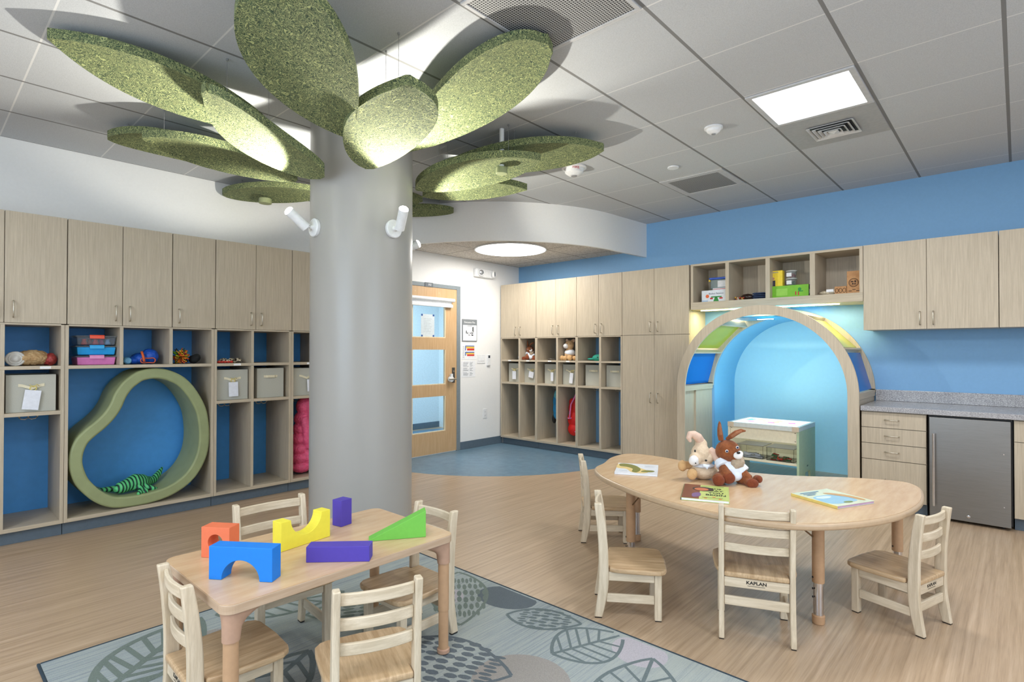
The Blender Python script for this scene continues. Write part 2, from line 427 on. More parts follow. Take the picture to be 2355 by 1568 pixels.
# ================================================================ HANGING LEAVES
def leaf_mat():
    t = NT('green wood wool'); v = t.coord((1, 1, 1))
    # tangled curly strands: thin level lines of three distorted noise fields
    tot = None
    for i, (sc, off) in enumerate(((20, 0.0), (27, 3.7), (35, 9.1))):
        mp = t.n('Mapping'); mp.inputs['Location'].default_value = (off, off*1.7, off*0.6); t.l(v, mp.inputs[0])
        n1 = t.n('TexNoise'); n1.inputs['Scale'].default_value = sc; n1.inputs['Detail'].default_value = 1.5; n1.inputs['Distortion'].default_value = 1.2; t.l(mp.outputs[0], n1.inputs['Vector'])
        q = t.math('ABSOLUTE', t.math('SUBTRACT', t.math('FRACT', t.math('MULTIPLY', n1.outputs['Fac'], 9.0)), 0.5))
        r_ = t.n('MapRange'); r_.inputs['From Min'].default_value = 0.0; r_.inputs['From Max'].default_value = 0.17; r_.inputs['To Min'].default_value = 1.0; r_.inputs['To Max'].default_value = 0.0
        t.l(q, r_.inputs['Value']); tot = r_.outputs[0] if tot is None else t.math('MAXIMUM', tot, t.math('MULTIPLY', r_.outputs[0], 1.0-0.2*i))
    n2 = t.noise(v, 60, 3, 0.7)
    c0 = t.ramp(n2, [(0.35, rgb(40, 60, 46)), (0.65, rgb(80, 100, 70))])
    c = t.mix(tot, c0, rgb(192, 198, 134))
    t.base(c); t.set(Roughness=0.85)
    h = t.math('ADD', t.math('MULTIPLY', tot, 0.8), n2); t.bump(h, 0.6, 0.005)
    return t.m
LEAFM = leaf_mat()
WIRE = plain('steel cable', rgb(170, 170, 172), 0.35, 0.8)
LEAVES = {
'L1':[(-3.330, 1.482, 2.640),(-3.440, 0.445, 2.822),(-3.195, 0.937, 2.761),(-3.640, 0.936, 2.721)],
'L2':[(-3.217, 1.754, 2.403),(-3.019, 0.997, 2.620),(-2.941, 1.276, 2.512),(-3.423, 1.317, 2.522)],
'L3':[(-2.734, 1.641, 2.500),(-2.111, 0.895, 2.740),(-2.083, 1.248, 2.600),(-2.574, 1.046, 2.600)],
'L4':[(-2.936, 1.912, 2.437),(-2.183, 1.634, 2.614),(-2.284, 1.887, 2.520),(-2.584, 1.532, 2.496)],
'L5':[(-2.956, 2.187, 2.620),(-1.716, 2.158, 2.830),(-2.049, 1.889, 2.760),(-2.295, 2.439, 2.760)],
'L6':[(-3.359, 2.595, 2.536),(-2.428, 2.939, 2.632),(-2.845, 2.544, 2.613),(-2.998, 2.991, 2.584)],
'L7':[(-3.399, 2.810, 2.714),(-2.212, 3.399, 2.776),(-2.575, 2.869, 2.755),(-2.776, 3.403, 2.755)],
'L8':[(-3.636, 2.876, 2.600),(-3.009, 3.472, 2.660),(-3.145, 3.018, 2.640),(-3.451, 3.285, 2.620)],
'L9':[(-4.749, 3.195, 2.700),(-4.389, 3.882, 2.780),(-4.449, 3.453, 2.750),(-4.690, 3.641, 2.740)],
'L9b':[(-4.239, 2.806, 2.660),(-4.175, 3.302, 2.740),(-4.120, 2.978, 2.720),(-4.313, 3.142, 2.700)],
'L10':[(-4.455, 2.423, 2.660),(-5.450, 1.970, 2.770),(-4.733, 2.110, 2.730),(-5.258, 2.333, 2.730)],
'L11':[(-4.333, 1.847, 2.687),(-4.651, 0.929, 2.789),(-4.201, 1.262, 2.758),(-4.624, 1.360, 2.748)],
'L12':[(-3.814, 1.879, 2.536),(-4.128, 1.007, 2.678),(-3.789, 1.377, 2.631),(-4.231, 1.452, 2.612)]}
LLAB = {
'L1':'long pointed green hanging leaf at far left, its underside brightly lit',
'L2':'green hanging leaf overlapping the long pointed one, just left of the column',
'L3':'largest dark green hanging leaf, cut by the top edge above the column',
'L4':'small rounded green leaf hanging in front of the column top',
'L5':'brightly lit pointed green leaf reaching right, in front of the large ceiling grille',
'L6':'green hanging leaf pierced by the white pipe, right of the column',
'L7':'longest low green leaf on the right, behind the white pipe',
'L8':'flat green leaf hanging directly under the pipe-pierced leaf',
'L9':'small yellow-bottomed leaf hanging lowest right of the column, near the curved soffit',
'L9b':'little piece of dark green leaf showing at the column edge above the lowest right leaf',
'L10':'flat green leaf with a round disc under it, lowest left of the column',
'L11':'dark low green leaf at left whose rounded end sticks out behind another leaf',
'L12':'long narrow low green leaf left of the column, lit from beneath'}
WPTS = {'L1':[.45,.8],'L2':[.7,.35],'L3':[.3,.75],'L4':[.5,.8],'L5':[.35,.75],'L6':[.25,.8],'L7':[.3,.8],'L8':[.3,.8],'L9':[.3,.8],'L9b':[.6],'L10':[.3,.8],'L11':[.4,.85],'L12':[.4,.85]}
SHAPE = {'L2': (0.38, 0.8, 0.12, 0.16), 'L4': (0.62, 0.95, 0.1, 0.05), 'L5': (0.8, 0.72, 0.05, 0.16), 'L1': (0.8, 0.95, 0.05, 0.03), 'L9': (0.55, 0.55, 0.1, 0.1), 'L10': (0.55, 0.55, 0.1, 0.1), 'L11': (0.6, 0.6, 0.1, 0.1),
         'L12': (0.65, 0.8, 0.1, 0.06), 'L7': (0.8, 0.9, 0.05, 0.05), 'L6': (0.7, 0.75, 0.05, 0.05), 'L3': (0.8, 0.7, 0.05, 0.05)}
for k, (B, Tp, Lp, Rp) in LEAVES.items():
    B, Tp, Lp, Rp = map(Vector, (B, Tp, Lp, Rp)); Mid = (Lp+Rp)/2; Wv = (Rp-Lp)/2
    if (Tp-B).cross(Wv).z > 0: Wv = -Wv
    def cen(s): return B*(1-s)*(1-2*s) + Mid*4*s*(1-s) + Tp*s*(2*s-1)
    nb = 26; th = 0.05; nw = 6
    blunt = 0.12 if k in ('L9', 'L10', 'L11', 'L8', 'L7') else 0.0
    bm = MB(); grid = {}
    for side in (0, 1):
        for i in range(nb+1):
            s = i/nb; x = 2*s-1
            eb, et, mb, mt = SHAPE.get(k, (0.75, 0.9, 0.05, 0.05))
            prof = (1-x*x)**(et if x > 0 else eb) if abs(x) < 1 else 0
            prof = max(prof, mt if x > 0 else mb)
            for j in range(-nw, nw+1):
                u = j/nw
                p = cen(s) + Wv*(prof*u)
                p.z += 0.035*(1-u*u)*(1-x*x) - 0.0
                if side:
                    p.z += th
                grid[side, i, j] = bm.bm.verts.new(p)
    for i in range(nb):
        for j in range(-nw, nw):
            bm.bm.faces.new((grid[0,i,j], grid[0,i+1,j], grid[0,i+1,j+1], grid[0,i,j+1]))
            bm.bm.faces.new((grid[1,i,j], grid[1,i,j+1], grid[1,i+1,j+1], grid[1,i+1,j]))
    for i in range(nb):
        for j in (-nw, nw):
            bm.bm.faces.new((grid[0,i,j], grid[1,i,j], grid[1,i+1,j], grid[0,i+1,j]))
    for i in (0, nb):
        for j in range(-nw, nw):
            bm.bm.faces.new((grid[0,i,j], grid[0,i,j+1], grid[1,i,j+1], grid[1,i,j]))
    r = thing('hanging_leaf', LLAB[k], 'hanging leaf', (Mid.x, Mid.y, Mid.z), 0, 'green acoustic leaves hung around the column')
    lf = bm.build('leaf_panel', LEAFM, r, smooth=True, auto=0.9, bevel=0.006)
    lf.data.transform(Matrix.Translation(-Mid))
    for s in WPTS[k]:
        for sg in ((-0.35, 0.35) if k in ('L5', 'L7', 'L3', 'L6') else (0.1,)):
            c = cen(s) + Wv*sg*(1-(2*s-1)**2)
            a = MB().cyl((c.x, c.y, c.z+th+0.02), (c.x, c.y, HZ-0.001), 0.0012, seg=6)
            a.cyl((c.x, c.y, HZ-0.012), (c.x, c.y, HZ-0.0005), 0.006, seg=10); a.cyl((c.x, c.y, c.z+th+0.01), (c.x, c.y, c.z+th+0.035), 0.004, seg=8)
            w = a.build('suspension_wire', WIRE, r); w.data.transform(Matrix.Translation(-Mid))
# pipe through the leaf, and discs under two leaves
r = thing('sprinkler_pipe', 'white vertical pipe dropping from the ceiling into a green leaf', 'pipe', (-2.706, 2.848, 2.74))
MB().cyl((0, 0, -0.12), (0, 0, HZ-2.74), 0.017, seg=20).build('pipe', WHITE_PL, r, smooth=True, auto=0.6)
MB().cyl((0, 0, -0.16), (0, 0, -0.115), 0.042, seg=28).build('cover_disc', plain('olive disc', rgb(150, 158, 118), 0.6), r, smooth=True, auto=0.6, bevel=0.003)
d = MB().cyl((-5.066, 2.2, 2.665), (-5.066, 2.2, 2.71), 0.055, seg=28).build('round_disc', MATS['olive disc'], smooth=True, auto=0.6, bevel=0.003)
tag(d, 'round olive disc fixed under the lowest left leaf', 'disc')

# ================================================================ CEILING FITTINGS
ALU = plain('painted aluminium', rgb(196, 196, 198), 0.5)
DIFF = emit('lit diffuser', (1, 1, 1, 1), 9)
r = thing('ceiling_light', 'large square lit ceiling panel at the upper right', 'ceiling light', (GX+T/2, GY+1.5*T, HZ))
b = MB(); h = T/2-0.01; q = 0.262
for (x0, x1, y0, y1) in ((-h, h, -h, -q), (-h, h, q, h), (-h, -q, -q, q), (q, h, -q, q)): b.box(x0, x1, y0, y1, -0.012, -0.001)
b.build('frame', ALU, r, bevel=0.002)
MB().box(-q, q, -q, q, -0.006, -0.002).build('diffuser', DIFF, r)
r = thing('round_ceiling_light', 'round flush ceiling light glowing under the curved entry soffit', 'ceiling light', (-4.6, 5.0, 2.575))
MB().lathe([(0.435, -0.0005), (0.445, -0.003), (0.445, -0.016), (0.43, -0.016), (0.43, -0.006)], seg=64).build('trim_ring', WHITE_PL, r, smooth=True, auto=0.6)
MB().cyl((0, 0, -0.014), (0, 0, -0.008), 0.428, seg=64).build('diffuser', DIFF, r)
def perf_mat(name, sc, lo, hi, thr=0.35):
    t = NT(name); v = t.coord((1, 1, 1), 'World'); sep = t.n('SeparateXYZ'); t.l(v, sep.inputs[0])
    def c(sock):
        f = t.math('FRACT', t.math('MULTIPLY', sock, sc)); return t.math('POWER', t.math('SUBTRACT', f, 0.5), 2)
    d = t.math('SQRT', t.math('ADD', c(sep.outputs[0]), c(sep.outputs[1])))
    m = t.math('LESS_THAN', d, thr); t.base(t.mix(m, lo, hi)); t.set(Roughness=0.6); return t.m
PERF = perf_mat('perforated metal', 75, rgb(176, 176, 176), rgb(52, 52, 54), 0.36)
def grille(name, label, cx, cy, half, mat, frame_w=0.018):
    r = thing(name, label, 'air grille', (cx, cy, HZ))
    b = MB(); h = T/2-0.010
    for (x0, x1, y0, y1) in ((-h, h, -h, -half), (-h, h, half, h), (-h, -half, -half, half), (half, h, -half, half)): b.box(x0, x1, y0, y1, -0.009, -0.001)
    b.build('frame', ALU, r, bevel=0.002)
    MB().box(-half, half, -half, half, -0.005, -0.001).build('perforated_face', mat, r)
    return r
g = grille('return_air_grille', 'large perforated square grille at the top edge behind the hanging leaf', GX-T/2, GY-1.5*T, T/2-0.03, PERF)
MB().box(0.21, 0.225, 0.04, 0.10, -0.008, -0.004).build('latch', plain('dark latch', rgb(60, 60, 62), 0.4), g)
g = grille('eggcrate_grille', 'smaller grey square grille near the far edge of the ceiling', GX-1.5*T, GY+3.5*T, 0.235, perf_mat('egg crate', 62, rgb(170, 170, 170), rgb(98, 98, 98), 0.42))
r = thing('air_diffuser', 'stepped square white air diffuser beside the lit ceiling panel', 'air vent', (GX+T/2, GY+2.5*T, HZ))
MB().box(-T/2+0.01, T/2-0.01, -T/2+0.01, T/2-0.01, -0.006, -0.001).build('face_plate', plain('diffuser plate', rgb(168, 168, 168), 0.6), r, bevel=0.002)
for k, hf in enumerate((0.145, 0.115, 0.085, 0.055)):
    b = MB(); th = 0.016
    z0, z1 = -0.010-0.004*k, -0.020-0.005*k
    for sx, sy in ((1, 0), (-1, 0), (0, 1), (0, -1)):
        n = Vector((sx, sy, 0)); tt = Vector((-sy, sx, 0))
        a = [n*hf+tt*hf, n*hf-tt*hf, n*(hf-th)-tt*(hf-th), n*(hf-th)+tt*(hf-th)]
        lo = [Vector((p.x, p.y, z1 if i < 2 else z0)) for i, p in enumerate(a)]
        hi = [p+Vector((0, 0, 0.003)) for p in lo]
        va = [b.bm.verts.new(p) for p in lo]; vb = [b.bm.verts.new(p) for p in hi]
        b.bm.faces.new(va); b.bm.faces.new(vb[::-1])
        for i in range(4): b.bm.faces.new((va[i], vb[i], vb[(i+1) % 4], va[(i+1) % 4]))
    b.build('louvre', plain('louvre metal', rgb(206, 206, 206), 0.5), r)
MB().box(-0.13, 0.13, -0.13, 0.13, -0.0085, -0.0065).build('duct_opening', BLACK, r)
b = MB(); b.lathe([(0.03, -0.016), (0.045, -0.03), (0.002, -0.042)], seg=4, axis=Matrix.Rotation(PI/4, 3, 'Z')); b.build('centre_cone', MATS['louvre metal'], r)
def detector(name, label, cat, x, y, rr, hh, words=None):
    r = thing(name, label, cat, (x, y, HZ))
    MB().lathe([(rr*1.25, -0.001), (rr*1.25, -0.012), (rr, -0.016), (rr*0.9, -hh*0.7), (rr*0.55, -hh), (rr*0.4, -hh*1.05)], seg=40).build('housing', WHITE_PL, r, smooth=True, auto=0.5)
    MB().lathe([(rr*0.3, -hh*1.03), (rr*0.3, -hh*1.12), (rr*0.15, -hh*1.16)], seg=20).build('sensor_cap', plain('sensor grey', rgb(150, 150, 152), 0.4), r, smooth=True, auto=0.5)
    if words:
        red = plain('red print', rgb(190, 30, 34), 0.5)
        for a in (-0.75, 2.5):
            d = Vector((math.cos(a), math.sin(a), 0)); tv = Vector((-d.y, d.x, 0))
            text('red_lettering', words, 0.034, red, frame(d*(rr*1.02)+Vector((0, 0, -hh*0.36)), tv, Vector((0, 0, 1))), r)
    return r
detector('smoke_detector', 'small round white detector left of the lit ceiling panel', 'smoke detector', -1.579, 3.83, 0.05, 0.045)
detector('fire_alarm', 'round white fire alarm with red FIRE lettering, near the long right leaf', 'fire alarm', -2.811, 3.86, 0.085, 0.07, 'FIRE')
d = MB().cyl((-2.176, 4.422, HZ-0.012), (-2.176, 4.422, HZ-0.0005), 0.048, seg=36).build('blank_cover_plate', WHITE_PL, smooth=True, auto=0.6, bevel=0.003)
tag(d, 'tiny plain round white cover plate beside the smaller grey grille', 'cover plate')

# ================================================================ CABINETS
GAP = plain('shadow gap', rgb(58, 50, 42), 0.7)
def pull(parent, c, axis='z', ln=0.115, out=(1, 0, 0), name='handle'):
    # bar pull: c on the door face, axis of the bar, out = direction away from the face
    c, out = Vector(c), Vector(out); a = Vector((0, 0, 1)) if axis == 'z' else Vector((out.y, -out.x, 0)).normalized()*-1
    h = ln/2; p = [c-a*h, c-a*h+out*0.022, c-a*(h-0.008)+out*0.030, c+a*(h-0.008)+out*0.030, c+a*h+out*0.022, c+a*h]
    return MB().tube(p, 0.0045, 10).build(name, NICKEL, parent, smooth=True)
Z_TOP, Z_DB, Z_OP = 2.268, 1.5115, 1.505
TH = 0.018
def wall_cab_left(y0, y1, doors, label):
    # doors: (ya, yb, handle side -1/+1)
    r = thing('wall_cabinet', label, 'cabinet', (0, 0, 0), 0, 'upper cabinets above the left lockers')
    MB().box(XW+0.002, XL-TH-0.002, y0+0.001, y1-0.001, Z_DB+0.003, Z_TOP-0.003).build('body', LAM, r)
    for ya, yb, hs in doors:
        d = MB().box(XL-TH, XL, ya+0.002, yb-0.002, Z_DB, Z_TOP).build('door', LAM, r, bevel=0.0012)
        pull(d, (XL, (yb-0.045) if hs > 0 else (ya+0.045), 1.603), 'z', 0.11, (1, 0, 0))
    return r
wall_cab_left(-0.56, 0.109, [(-0.56, -0.225, 1), (-0.225, 0.109, -1)], 'light wood wall cabinet on the left wall lying outside the left edge of the picture')
wall_cab_left(0.111, 0.775, [(0.111, 0.442, 1), (0.442, 0.775, -1)], 'left-wall upper cabinet cut by the left picture edge, above the bagged blankets')
wall_cab_left(0.777, 1.444, [(0.777, 1.109, 1), (1.109, 1.444, -1)], 'left-wall upper cabinet with two doors above the stacked plastic boxes')
wall_cab_left(1.446, 1.769, [(1.446, 1.769, -1)], 'left-wall upper cabinet with a single door above the colourful string ball')
wall_cab_left(1.771, 2.440, [(1.771, 2.107, 1), (2.107, 2.440, -1)], 'left-wall upper cabinet with two doors just left of the column')
wall_cab_left(2.442, 3.100, [(2.442, 2.776, 1), (2.776, 3.100, -1)], 'left-wall upper cabinet mostly hidden behind the column')
SLAB = wood('panel edge laminate', rgb(196, 182, 158), rgb(208, 196, 174), (11, 11, 0.5), 6, 0.45, 'World', (0.36, 0.64), 0.2)
LBL = plain('paper label', rgb(236, 238, 240), 0.6)
def hook(parent, o, side):
    # double coat hook hanging from the shelf underside at o
    o, side = Vector(o), Vector(side); b = MB()
    b.lathe([(0.012, -0.003), (0.012, -0.0003)], o, 14)
    b.tube([o+Vector((0, 0, -0.001)), o+Vector((0, 0, -0.034))], 0.0035, 8)
    for s in (-1, 1):
        pts = [o+Vector((0, 0, -0.030)), o+side*s*0.018+Vector((0, 0, -0.042)), o+side*s*0.040+Vector((0, 0, -0.038)), o+side*s*0.050+Vector((0, 0, -0.024))]
        b.tube(pts, 0.0035, 8); b.ell(pts[-1]+Vector((0, 0, 0.002)), (0.0065, 0.0065, 0.0065), u=10, v=6)
    return b.build('coat_hook', NICKEL, parent, smooth=True)
def locker_left(y0, y1, divs, wide, label, labels=(), hooks=True):
    r = thing('open_locker', label, 'locker', (0, 0, 0), 0, 'open cubby lockers on the left wall')
    xb = XW+0.012
    t_ = 0.021
    for ya in (y0, y1-t_): MB().box(xb, XL, ya, ya+t_, 0.092, Z_OP).build('side_panel', LAM, r, bevel=0.001)
    yi0, yi1 = y0+t_, y1-t_
    MB().box(xb+0.001, XL, yi0, yi1, 0.0921, 0.119).build('bottom_shelf', LAMY, r, bevel=0.001)
    MB().box(xb+0.001, XL, yi0, yi1, 1.190, 1.214).build('upper_shelf', LAMY, r, bevel=0.001)
    MB().box(XW+0.002, xb, y0+0.001, y1-0.001, 0.092, Z_OP).build('back_panel', BLUEB, r)
    MB().box(xb, XL-0.002, yi0, yi1, 1.498, 1.5095).build('top_panel', LAMY, r)
    MB().box(xb, XL-0.055, y0+0.001, y1-0.001, 0.001, 0.0915).build('toe_kick', KICK, r)
    for d in divs:
        MB().box(xb+0.001, XL, d-0.0115, d+0.0115, 1.2145, 1.4975).build('divider', LAM, r, bevel=0.001)
        if not wide: MB().box(xb+0.001, XL, d-0.012, d+0.012, 0.1195, 1.1895).build('divider', LAM, r, bevel=0.001)
    if not wide:
        edges = [yi0]+[q for d in divs for q in (d-0.012, d+0.012)]+[yi1]
        for a, c in zip(edges[::2], edges[1::2]):
            MB().box(xb+0.001, XL, a, c, 0.870, 0.895).build('bin_shelf', LAMY, r, bevel=0.001)
            if hooks: hook(r, (-5.25, (a+c)/2, 0.8698), (0, 1, 0))
    for y in labels: MB().box(XL, XL+0.0012, y-0.03, y+0.03, 1.194, 1.211).build('name_label', LBL, r)
    return r
locker_left(0.100, 0.765, [0.436], False, 'open locker at the left picture edge holding bagged blankets', (0.66,))
locker_left(0.767, 1.761, [1.105, 1.438], True, 'widest open locker, holding the large green foam ring')
locker_left(1.763, 2.435, [2.080], False, 'two-bay open locker with fabric bins between green ring and column', (1.95,))
locker_left(2.437, 3.100, [2.775], False, 'open locker with the pink coat, half hidden by the column', (2.62,))
locker_left(-0.56, 0.098, [-0.23], False, 'open locker beyond the left edge of the picture')

# ---- right bank
def locker_right(x0, x1, div, label, labels=()):
    r = thing('open_locker', label, 'locker', (0, 0, 0), 0, 'open cubby lockers on the blue wall')
    yb = YW-0.010; t_ = 0.018
    for xa, w_ in ((x0, t_), (x1-t_, t_)): MB().box(xa, xa+w_, YR, yb, 0.092, Z_OP).build('side_panel', LAM, r, bevel=0.001)
    a0, a1 = x0+t_, x1-t_
    MB().box(a0, a1, YR, yb, 0.0921, 0.119).build('bottom_shelf', LAMX, r, bevel=0.001)
    MB().box(a0, a1, YR, yb, 1.178, 1.200).build('upper_shelf', LAMX, r, bevel=0.001)
    MB().box(a0, a1, YR+0.002, yb, 1.498, 1.5095).build('top_panel', LAMX, r)
    MB().box(x0+0.001, x1-0.001, yb, YW-0.001, 0.092, Z_OP).build('back_panel', BLUEW, r)
    MB().box(x0+0.001, x1-0.001, YR+0.055, yb, 0.001, 0.0915).build('toe_kick', KICK, r)
    MB().box(div-0.0145, div+0.0145, YR, yb-0.001, 0.1195, 1.1775).build('divider', LAM, r, bevel=0.001)
    MB().box(div-0.0145, div+0.0145, YR, yb-0.001, 1.2005, 1.4975).build('divider', LAM, r, bevel=0.001)
    for a, c in ((a0, div-0.0145), (div+0.0145, a1)):
        MB().box(a, c, YR, yb-0.001, 0.860, 0.883).build('bin_shelf', LAMX, r, bevel=0.001)
        hook(r, ((a+c)/2, YR+0.20, 0.8598), (1, 0, 0))
    for x in labels: MB().box(x-0.028, x+0.028, YR-0.0012, YR, 1.181, 1.197).build('name_label', LBL, r)
    return r
locker_right(-5.494, -4.834, -5.139, 'blue-wall open locker nearest the door, with the brown rabbit', (-5.32, -4.98))
locker_right(-4.832, -4.162, -4.475, 'blue-wall open locker with the tan plush and the red backpack', (-4.6, -4.3))
locker_right(-4.160, -3.497, -3.806, 'blue-wall open locker beside the tall cupboard, with the teal cap')
def wall_cab_right(x0, x1, y_front, z0, doors, label, group):
    r = thing('wall_cabinet', label, 'cabinet', (0, 0, 0), 0, group)
    MB().box(x0+0.001, x1-0.001, y_front+TH+0.002, YW-0.001, z0+0.003, Z_TOP-0.003).build('body', LAM, r)
    for xa, xb, hs in doors:
        d = MB().box(xa+0.0015, xb-0.0015, y_front, y_front+TH, z0, Z_TOP).build('door', LAM, r, bevel=0.0012)
        pull(d, ((xb-0.045) if hs > 0 else (xa+0.045), y_front, 1.603), 'z', 0.11, (0, -1, 0))
    return r
G1 = 'upper cabinets above the blue-wall lockers'
wall_cab_right(-5.494, -4.834, YR, Z_DB, [(-5.494, -5.162, 1), (-5.162, -4.834, -1)], 'blue-wall upper cabinet nearest the door, above the brown rabbit', G1)
wall_cab_right(-4.832, -4.162, YR, Z_DB, [(-4.832, -4.497, 1), (-4.497, -4.162, -1)], 'blue-wall upper cabinet above the tan plush in the locker', G1)
wall_cab_right(-4.160, -3.497, YR, Z_DB, [(-4.160, -3.828, 1), (-3.828, -3.497, -1)], 'blue-wall upper cabinet above the teal cap, next to the tall cupboard', G1)
# tall cupboard
r = thing('tall_cupboard', 'tall light wood cupboard with four doors beside the arch', 'cupboard')
MB().box(-3.494, -2.654, YR+TH+0.002, YW-0.001, 0.092, Z_TOP-0.003).build('body', LAM, r)
MB().box(-3.490, -2.658, YR+0.055, YW-0.001, 0.001, 0.0915).build('toe_kick', KICK, r)
for xa, xb, hs in ((-3.494, -3.073, 1), (-3.073, -2.654, -1)):
    for z0, z1, hz in ((Z_DB, Z_TOP, 1.603), (0.100, Z_DB-0.004, 0.79)):
        d = MB().box(xa+0.0015, xb-0.0015, YR, YR+TH, z0, z1).build('door', LAM, r, bevel=0.0012)
        pull(d, ((xb-0.045) if hs > 0 else (xa+0.045), YR, hz), 'z', 0.11, (0, -1, 0))
# open shelf unit over the arch
r = thing('open_wall_shelf', 'open four-compartment wall shelf with boxes above the arch', 'wall shelf')
xs = [(-2.636, -2.608), (-2.257, -2.220), (-1.857, -1.816), (-1.456, -1.411), (-1.051, -1.024)]
for xa, xb in xs: MB().box(xa, xb, YR, YW-0.014, 1.8521, 2.245).build('upright_panel', LAM, r, bevel=0.001)
MB().box(-2.636, -1.024, YR, YW-0.014, 2.2452, 2.267).build('top_panel', LAMX, r, bevel=0.001)
MB().box(-2.636, -1.024, YR, YW-0.014, 1.829, 1.8518).build('shelf_board', LAMX, r, bevel=0.001)
MB().box(-2.636, -1.024, YW-0.0135, YW-0.001, 1.79, 2.267).build('back_panel', LAM, r)
MB().box(-2.636, -1.024, YR, YR+0.02, 1.772, 1.8288).build('valance', LAMX, r, bevel=0.001)
MB().box(-2.636, -1.024, YR+0.0205, YW-0.014, 1.772, 1.786).build('underside_panel', LAMX, r)
WARM = emit('warm led strip', (1.0, 0.86, 0.55, 1), 14)
ls = MB().box(-2.58, -1.24, 5.90, 5.918, 1.764, 1.7715).build('led_strip', WARM, r)
area('shelf_led_light', (-1.86, 5.93, 1.760), 1.45, 13, (1.0, 0.88, 0.58), (0, 0, 0), 0.03)

# ================================================================ ARCH
arch = thing('play_arch', 'light wood arch with blue and yellow panels over the play niche', 'arch', (0, 0, 0))
def ringpts(r_, leg=0.0, n=48):
    return [(CX+r_, leg)] + [(CX+r_*math.cos(a), SZ+r_*math.sin(a)) for a in [PI*i/n for i in range(n+1)]] + [(CX-r_, leg)]
FY = 5.45
MB().strip(ringpts(RO, 0.001), ringpts(RI, 0.001), (0, FY, 0), (1, 0, 0), (0, 0, 1), (0, 1, 0), 0.022).build('front_ring', LAM, arch, bevel=0.001)
MB().strip(ringpts(RO, 0.97), ringpts(RI, 0.97), (0, YW-0.024, 0), (1, 0, 0), (0, 0, 1), (0, 1, 0), 0.022).build('rear_ring', LAM, arch, bevel=0.001)
for s, nm in ((-1, 'side_panel'), (1, 'side_panel')):
    x = CX+s*0.775
    if s < 0: MB().box(x-0.022, x, FY+0.023, YR-0.005, 0.001, 0.905).build(nm, LAM, arch); MB().box(x, x+0.02, YR-0.004, YW-0.002, 0.001, 0.905).build(nm, LAM, arch)
    else: MB().box(x, x+0.036, FY+0.023, YW-0.002, 0.001, 0.905).build(nm, LAM, arch)
    MB().box(min(CX+s*RI, CX+s*RO)+0.001, max(CX+s*RI, CX+s*RO)-0.001, FY+0.023, YW-0.0245, 0.906, 0.960).build('sill_board', LAMY, arch, bevel=0.001)
VA = [0, 30, 61, 119, 150, 180]
for a in VA[1:-1]:
    q = math.radians(a); u = Vector((math.cos(q), 0, math.sin(q))); v = Vector((-math.sin(q), 0, math.cos(q)))
    o = Vector((CX, FY+0.023, SZ))
    MB().prism([(RI+0.001, -0.009), (RO-0.001, -0.009), (RO-0.001, 0.009), (RI+0.001, 0.009)], o, u, v, (0, 1, 0), YW-0.0245-FY-0.023).build('spacer_board', LAMY, arch, bevel=0.001)
def acr(name, c):
    t = NT(name); t.base(c); t.set(Roughness=0.18, Transmission_Weight=0.12, IOR=1.2); t.b.inputs['Specular IOR Level'].default_value = 0.4
    f = t.noise(t.coord(), 3, 2); t.bump(f, 0.02, 0.001)
    return t.m
AB, AY, AC = acr('blue acrylic', rgb(6, 112, 206)), acr('yellow green acrylic', rgb(176, 184, 70)), acr('cyan acrylic', rgb(30, 172, 238))
for (a0, a1), m, lab in zip(zip(VA, VA[1:]), (AB, AY, AC, AY, AB), ('blue acrylic panel', 'yellow acrylic panel', 'cyan acrylic panel', 'yellow acrylic panel', 'blue acrylic panel')):
    d0 = math.radians(a0+(2 if a0 else 2.2)); d1 = math.radians(a1-(2 if a1 < 180 else 2.2)); rr = 0.79
    if a0 == 61: rr = 0.80
    p0 = Vector((CX+rr*math.cos(d0), 0, SZ+rr*math.sin(d0))); p1 = Vector((CX+rr*math.cos(d1), 0, SZ+rr*math.sin(d1)))
    tdir = (p1-p0).normalized(); nn = Vector((tdir.z, 0, -tdir.x)); L = (p1-p0).length
    o = MB().prism([(0, 0), (L, 0), (L, 0.006), (0, 0.006)], (p0.x, FY+0.03, p0.z), tdir, nn, (0, 1, 0), YW-0.03-FY-0.03).build('acrylic_panel', m, arch)
    o['label'] = lab
COOL = emit('cool led strip', (0.75, 0.96, 1.0, 1), 12)
MB().cbox((CX+0.03, 5.56, SZ+0.692), (0.14, 0.03, 0.005)).build('led_strip', COOL, arch)
area('arch_led_light', (CX+0.03, 5.57, SZ+0.686), 0.14, 7, (0.60, 0.93, 1.0), (0.35, 0, 0), 0.03)

# ================================================================ COUNTER SIDE
def counter_mat():
    t = NT('speckled grey solid surface'); v = t.coord()
    a = t.noise(v, 120, 4, 0.8); b_ = t.noise(v, 16, 3, 0.6)
    c = t.ramp(a, [(0.36, rgb(98, 98, 102)), (0.5, rgb(160, 160, 164)), (0.66, rgb(214, 214, 216))])
    t.base(t.mix(0.25, c, t.ramp(b_, [(0.3, rgb(130, 130, 136)), (0.7, rgb(190, 190, 196))]))); t.set(Roughness=0.22); return t.m
ct = thing('countertop', 'speckled grey countertop with backsplash beside the arch', 'countertop')
CM = counter_mat()
MB().box(-0.997, 0.64, 5.475, YW-0.001, 0.820, 0.862).build('slab', CM, ct, bevel=0.004)
MB().box(-0.997, 0.64, YW-0.022, YW-0.001, 0.8625, 0.965).build('backsplash', CM, ct, bevel=0.003)
dr = thing('drawer_unit', 'light wood base unit with four drawers between arch and fridge', 'drawer unit')
MB().box(-0.995, -0.548, 5.522, YW-0.001, 0.092, 0.819).build('body', LAM, dr)
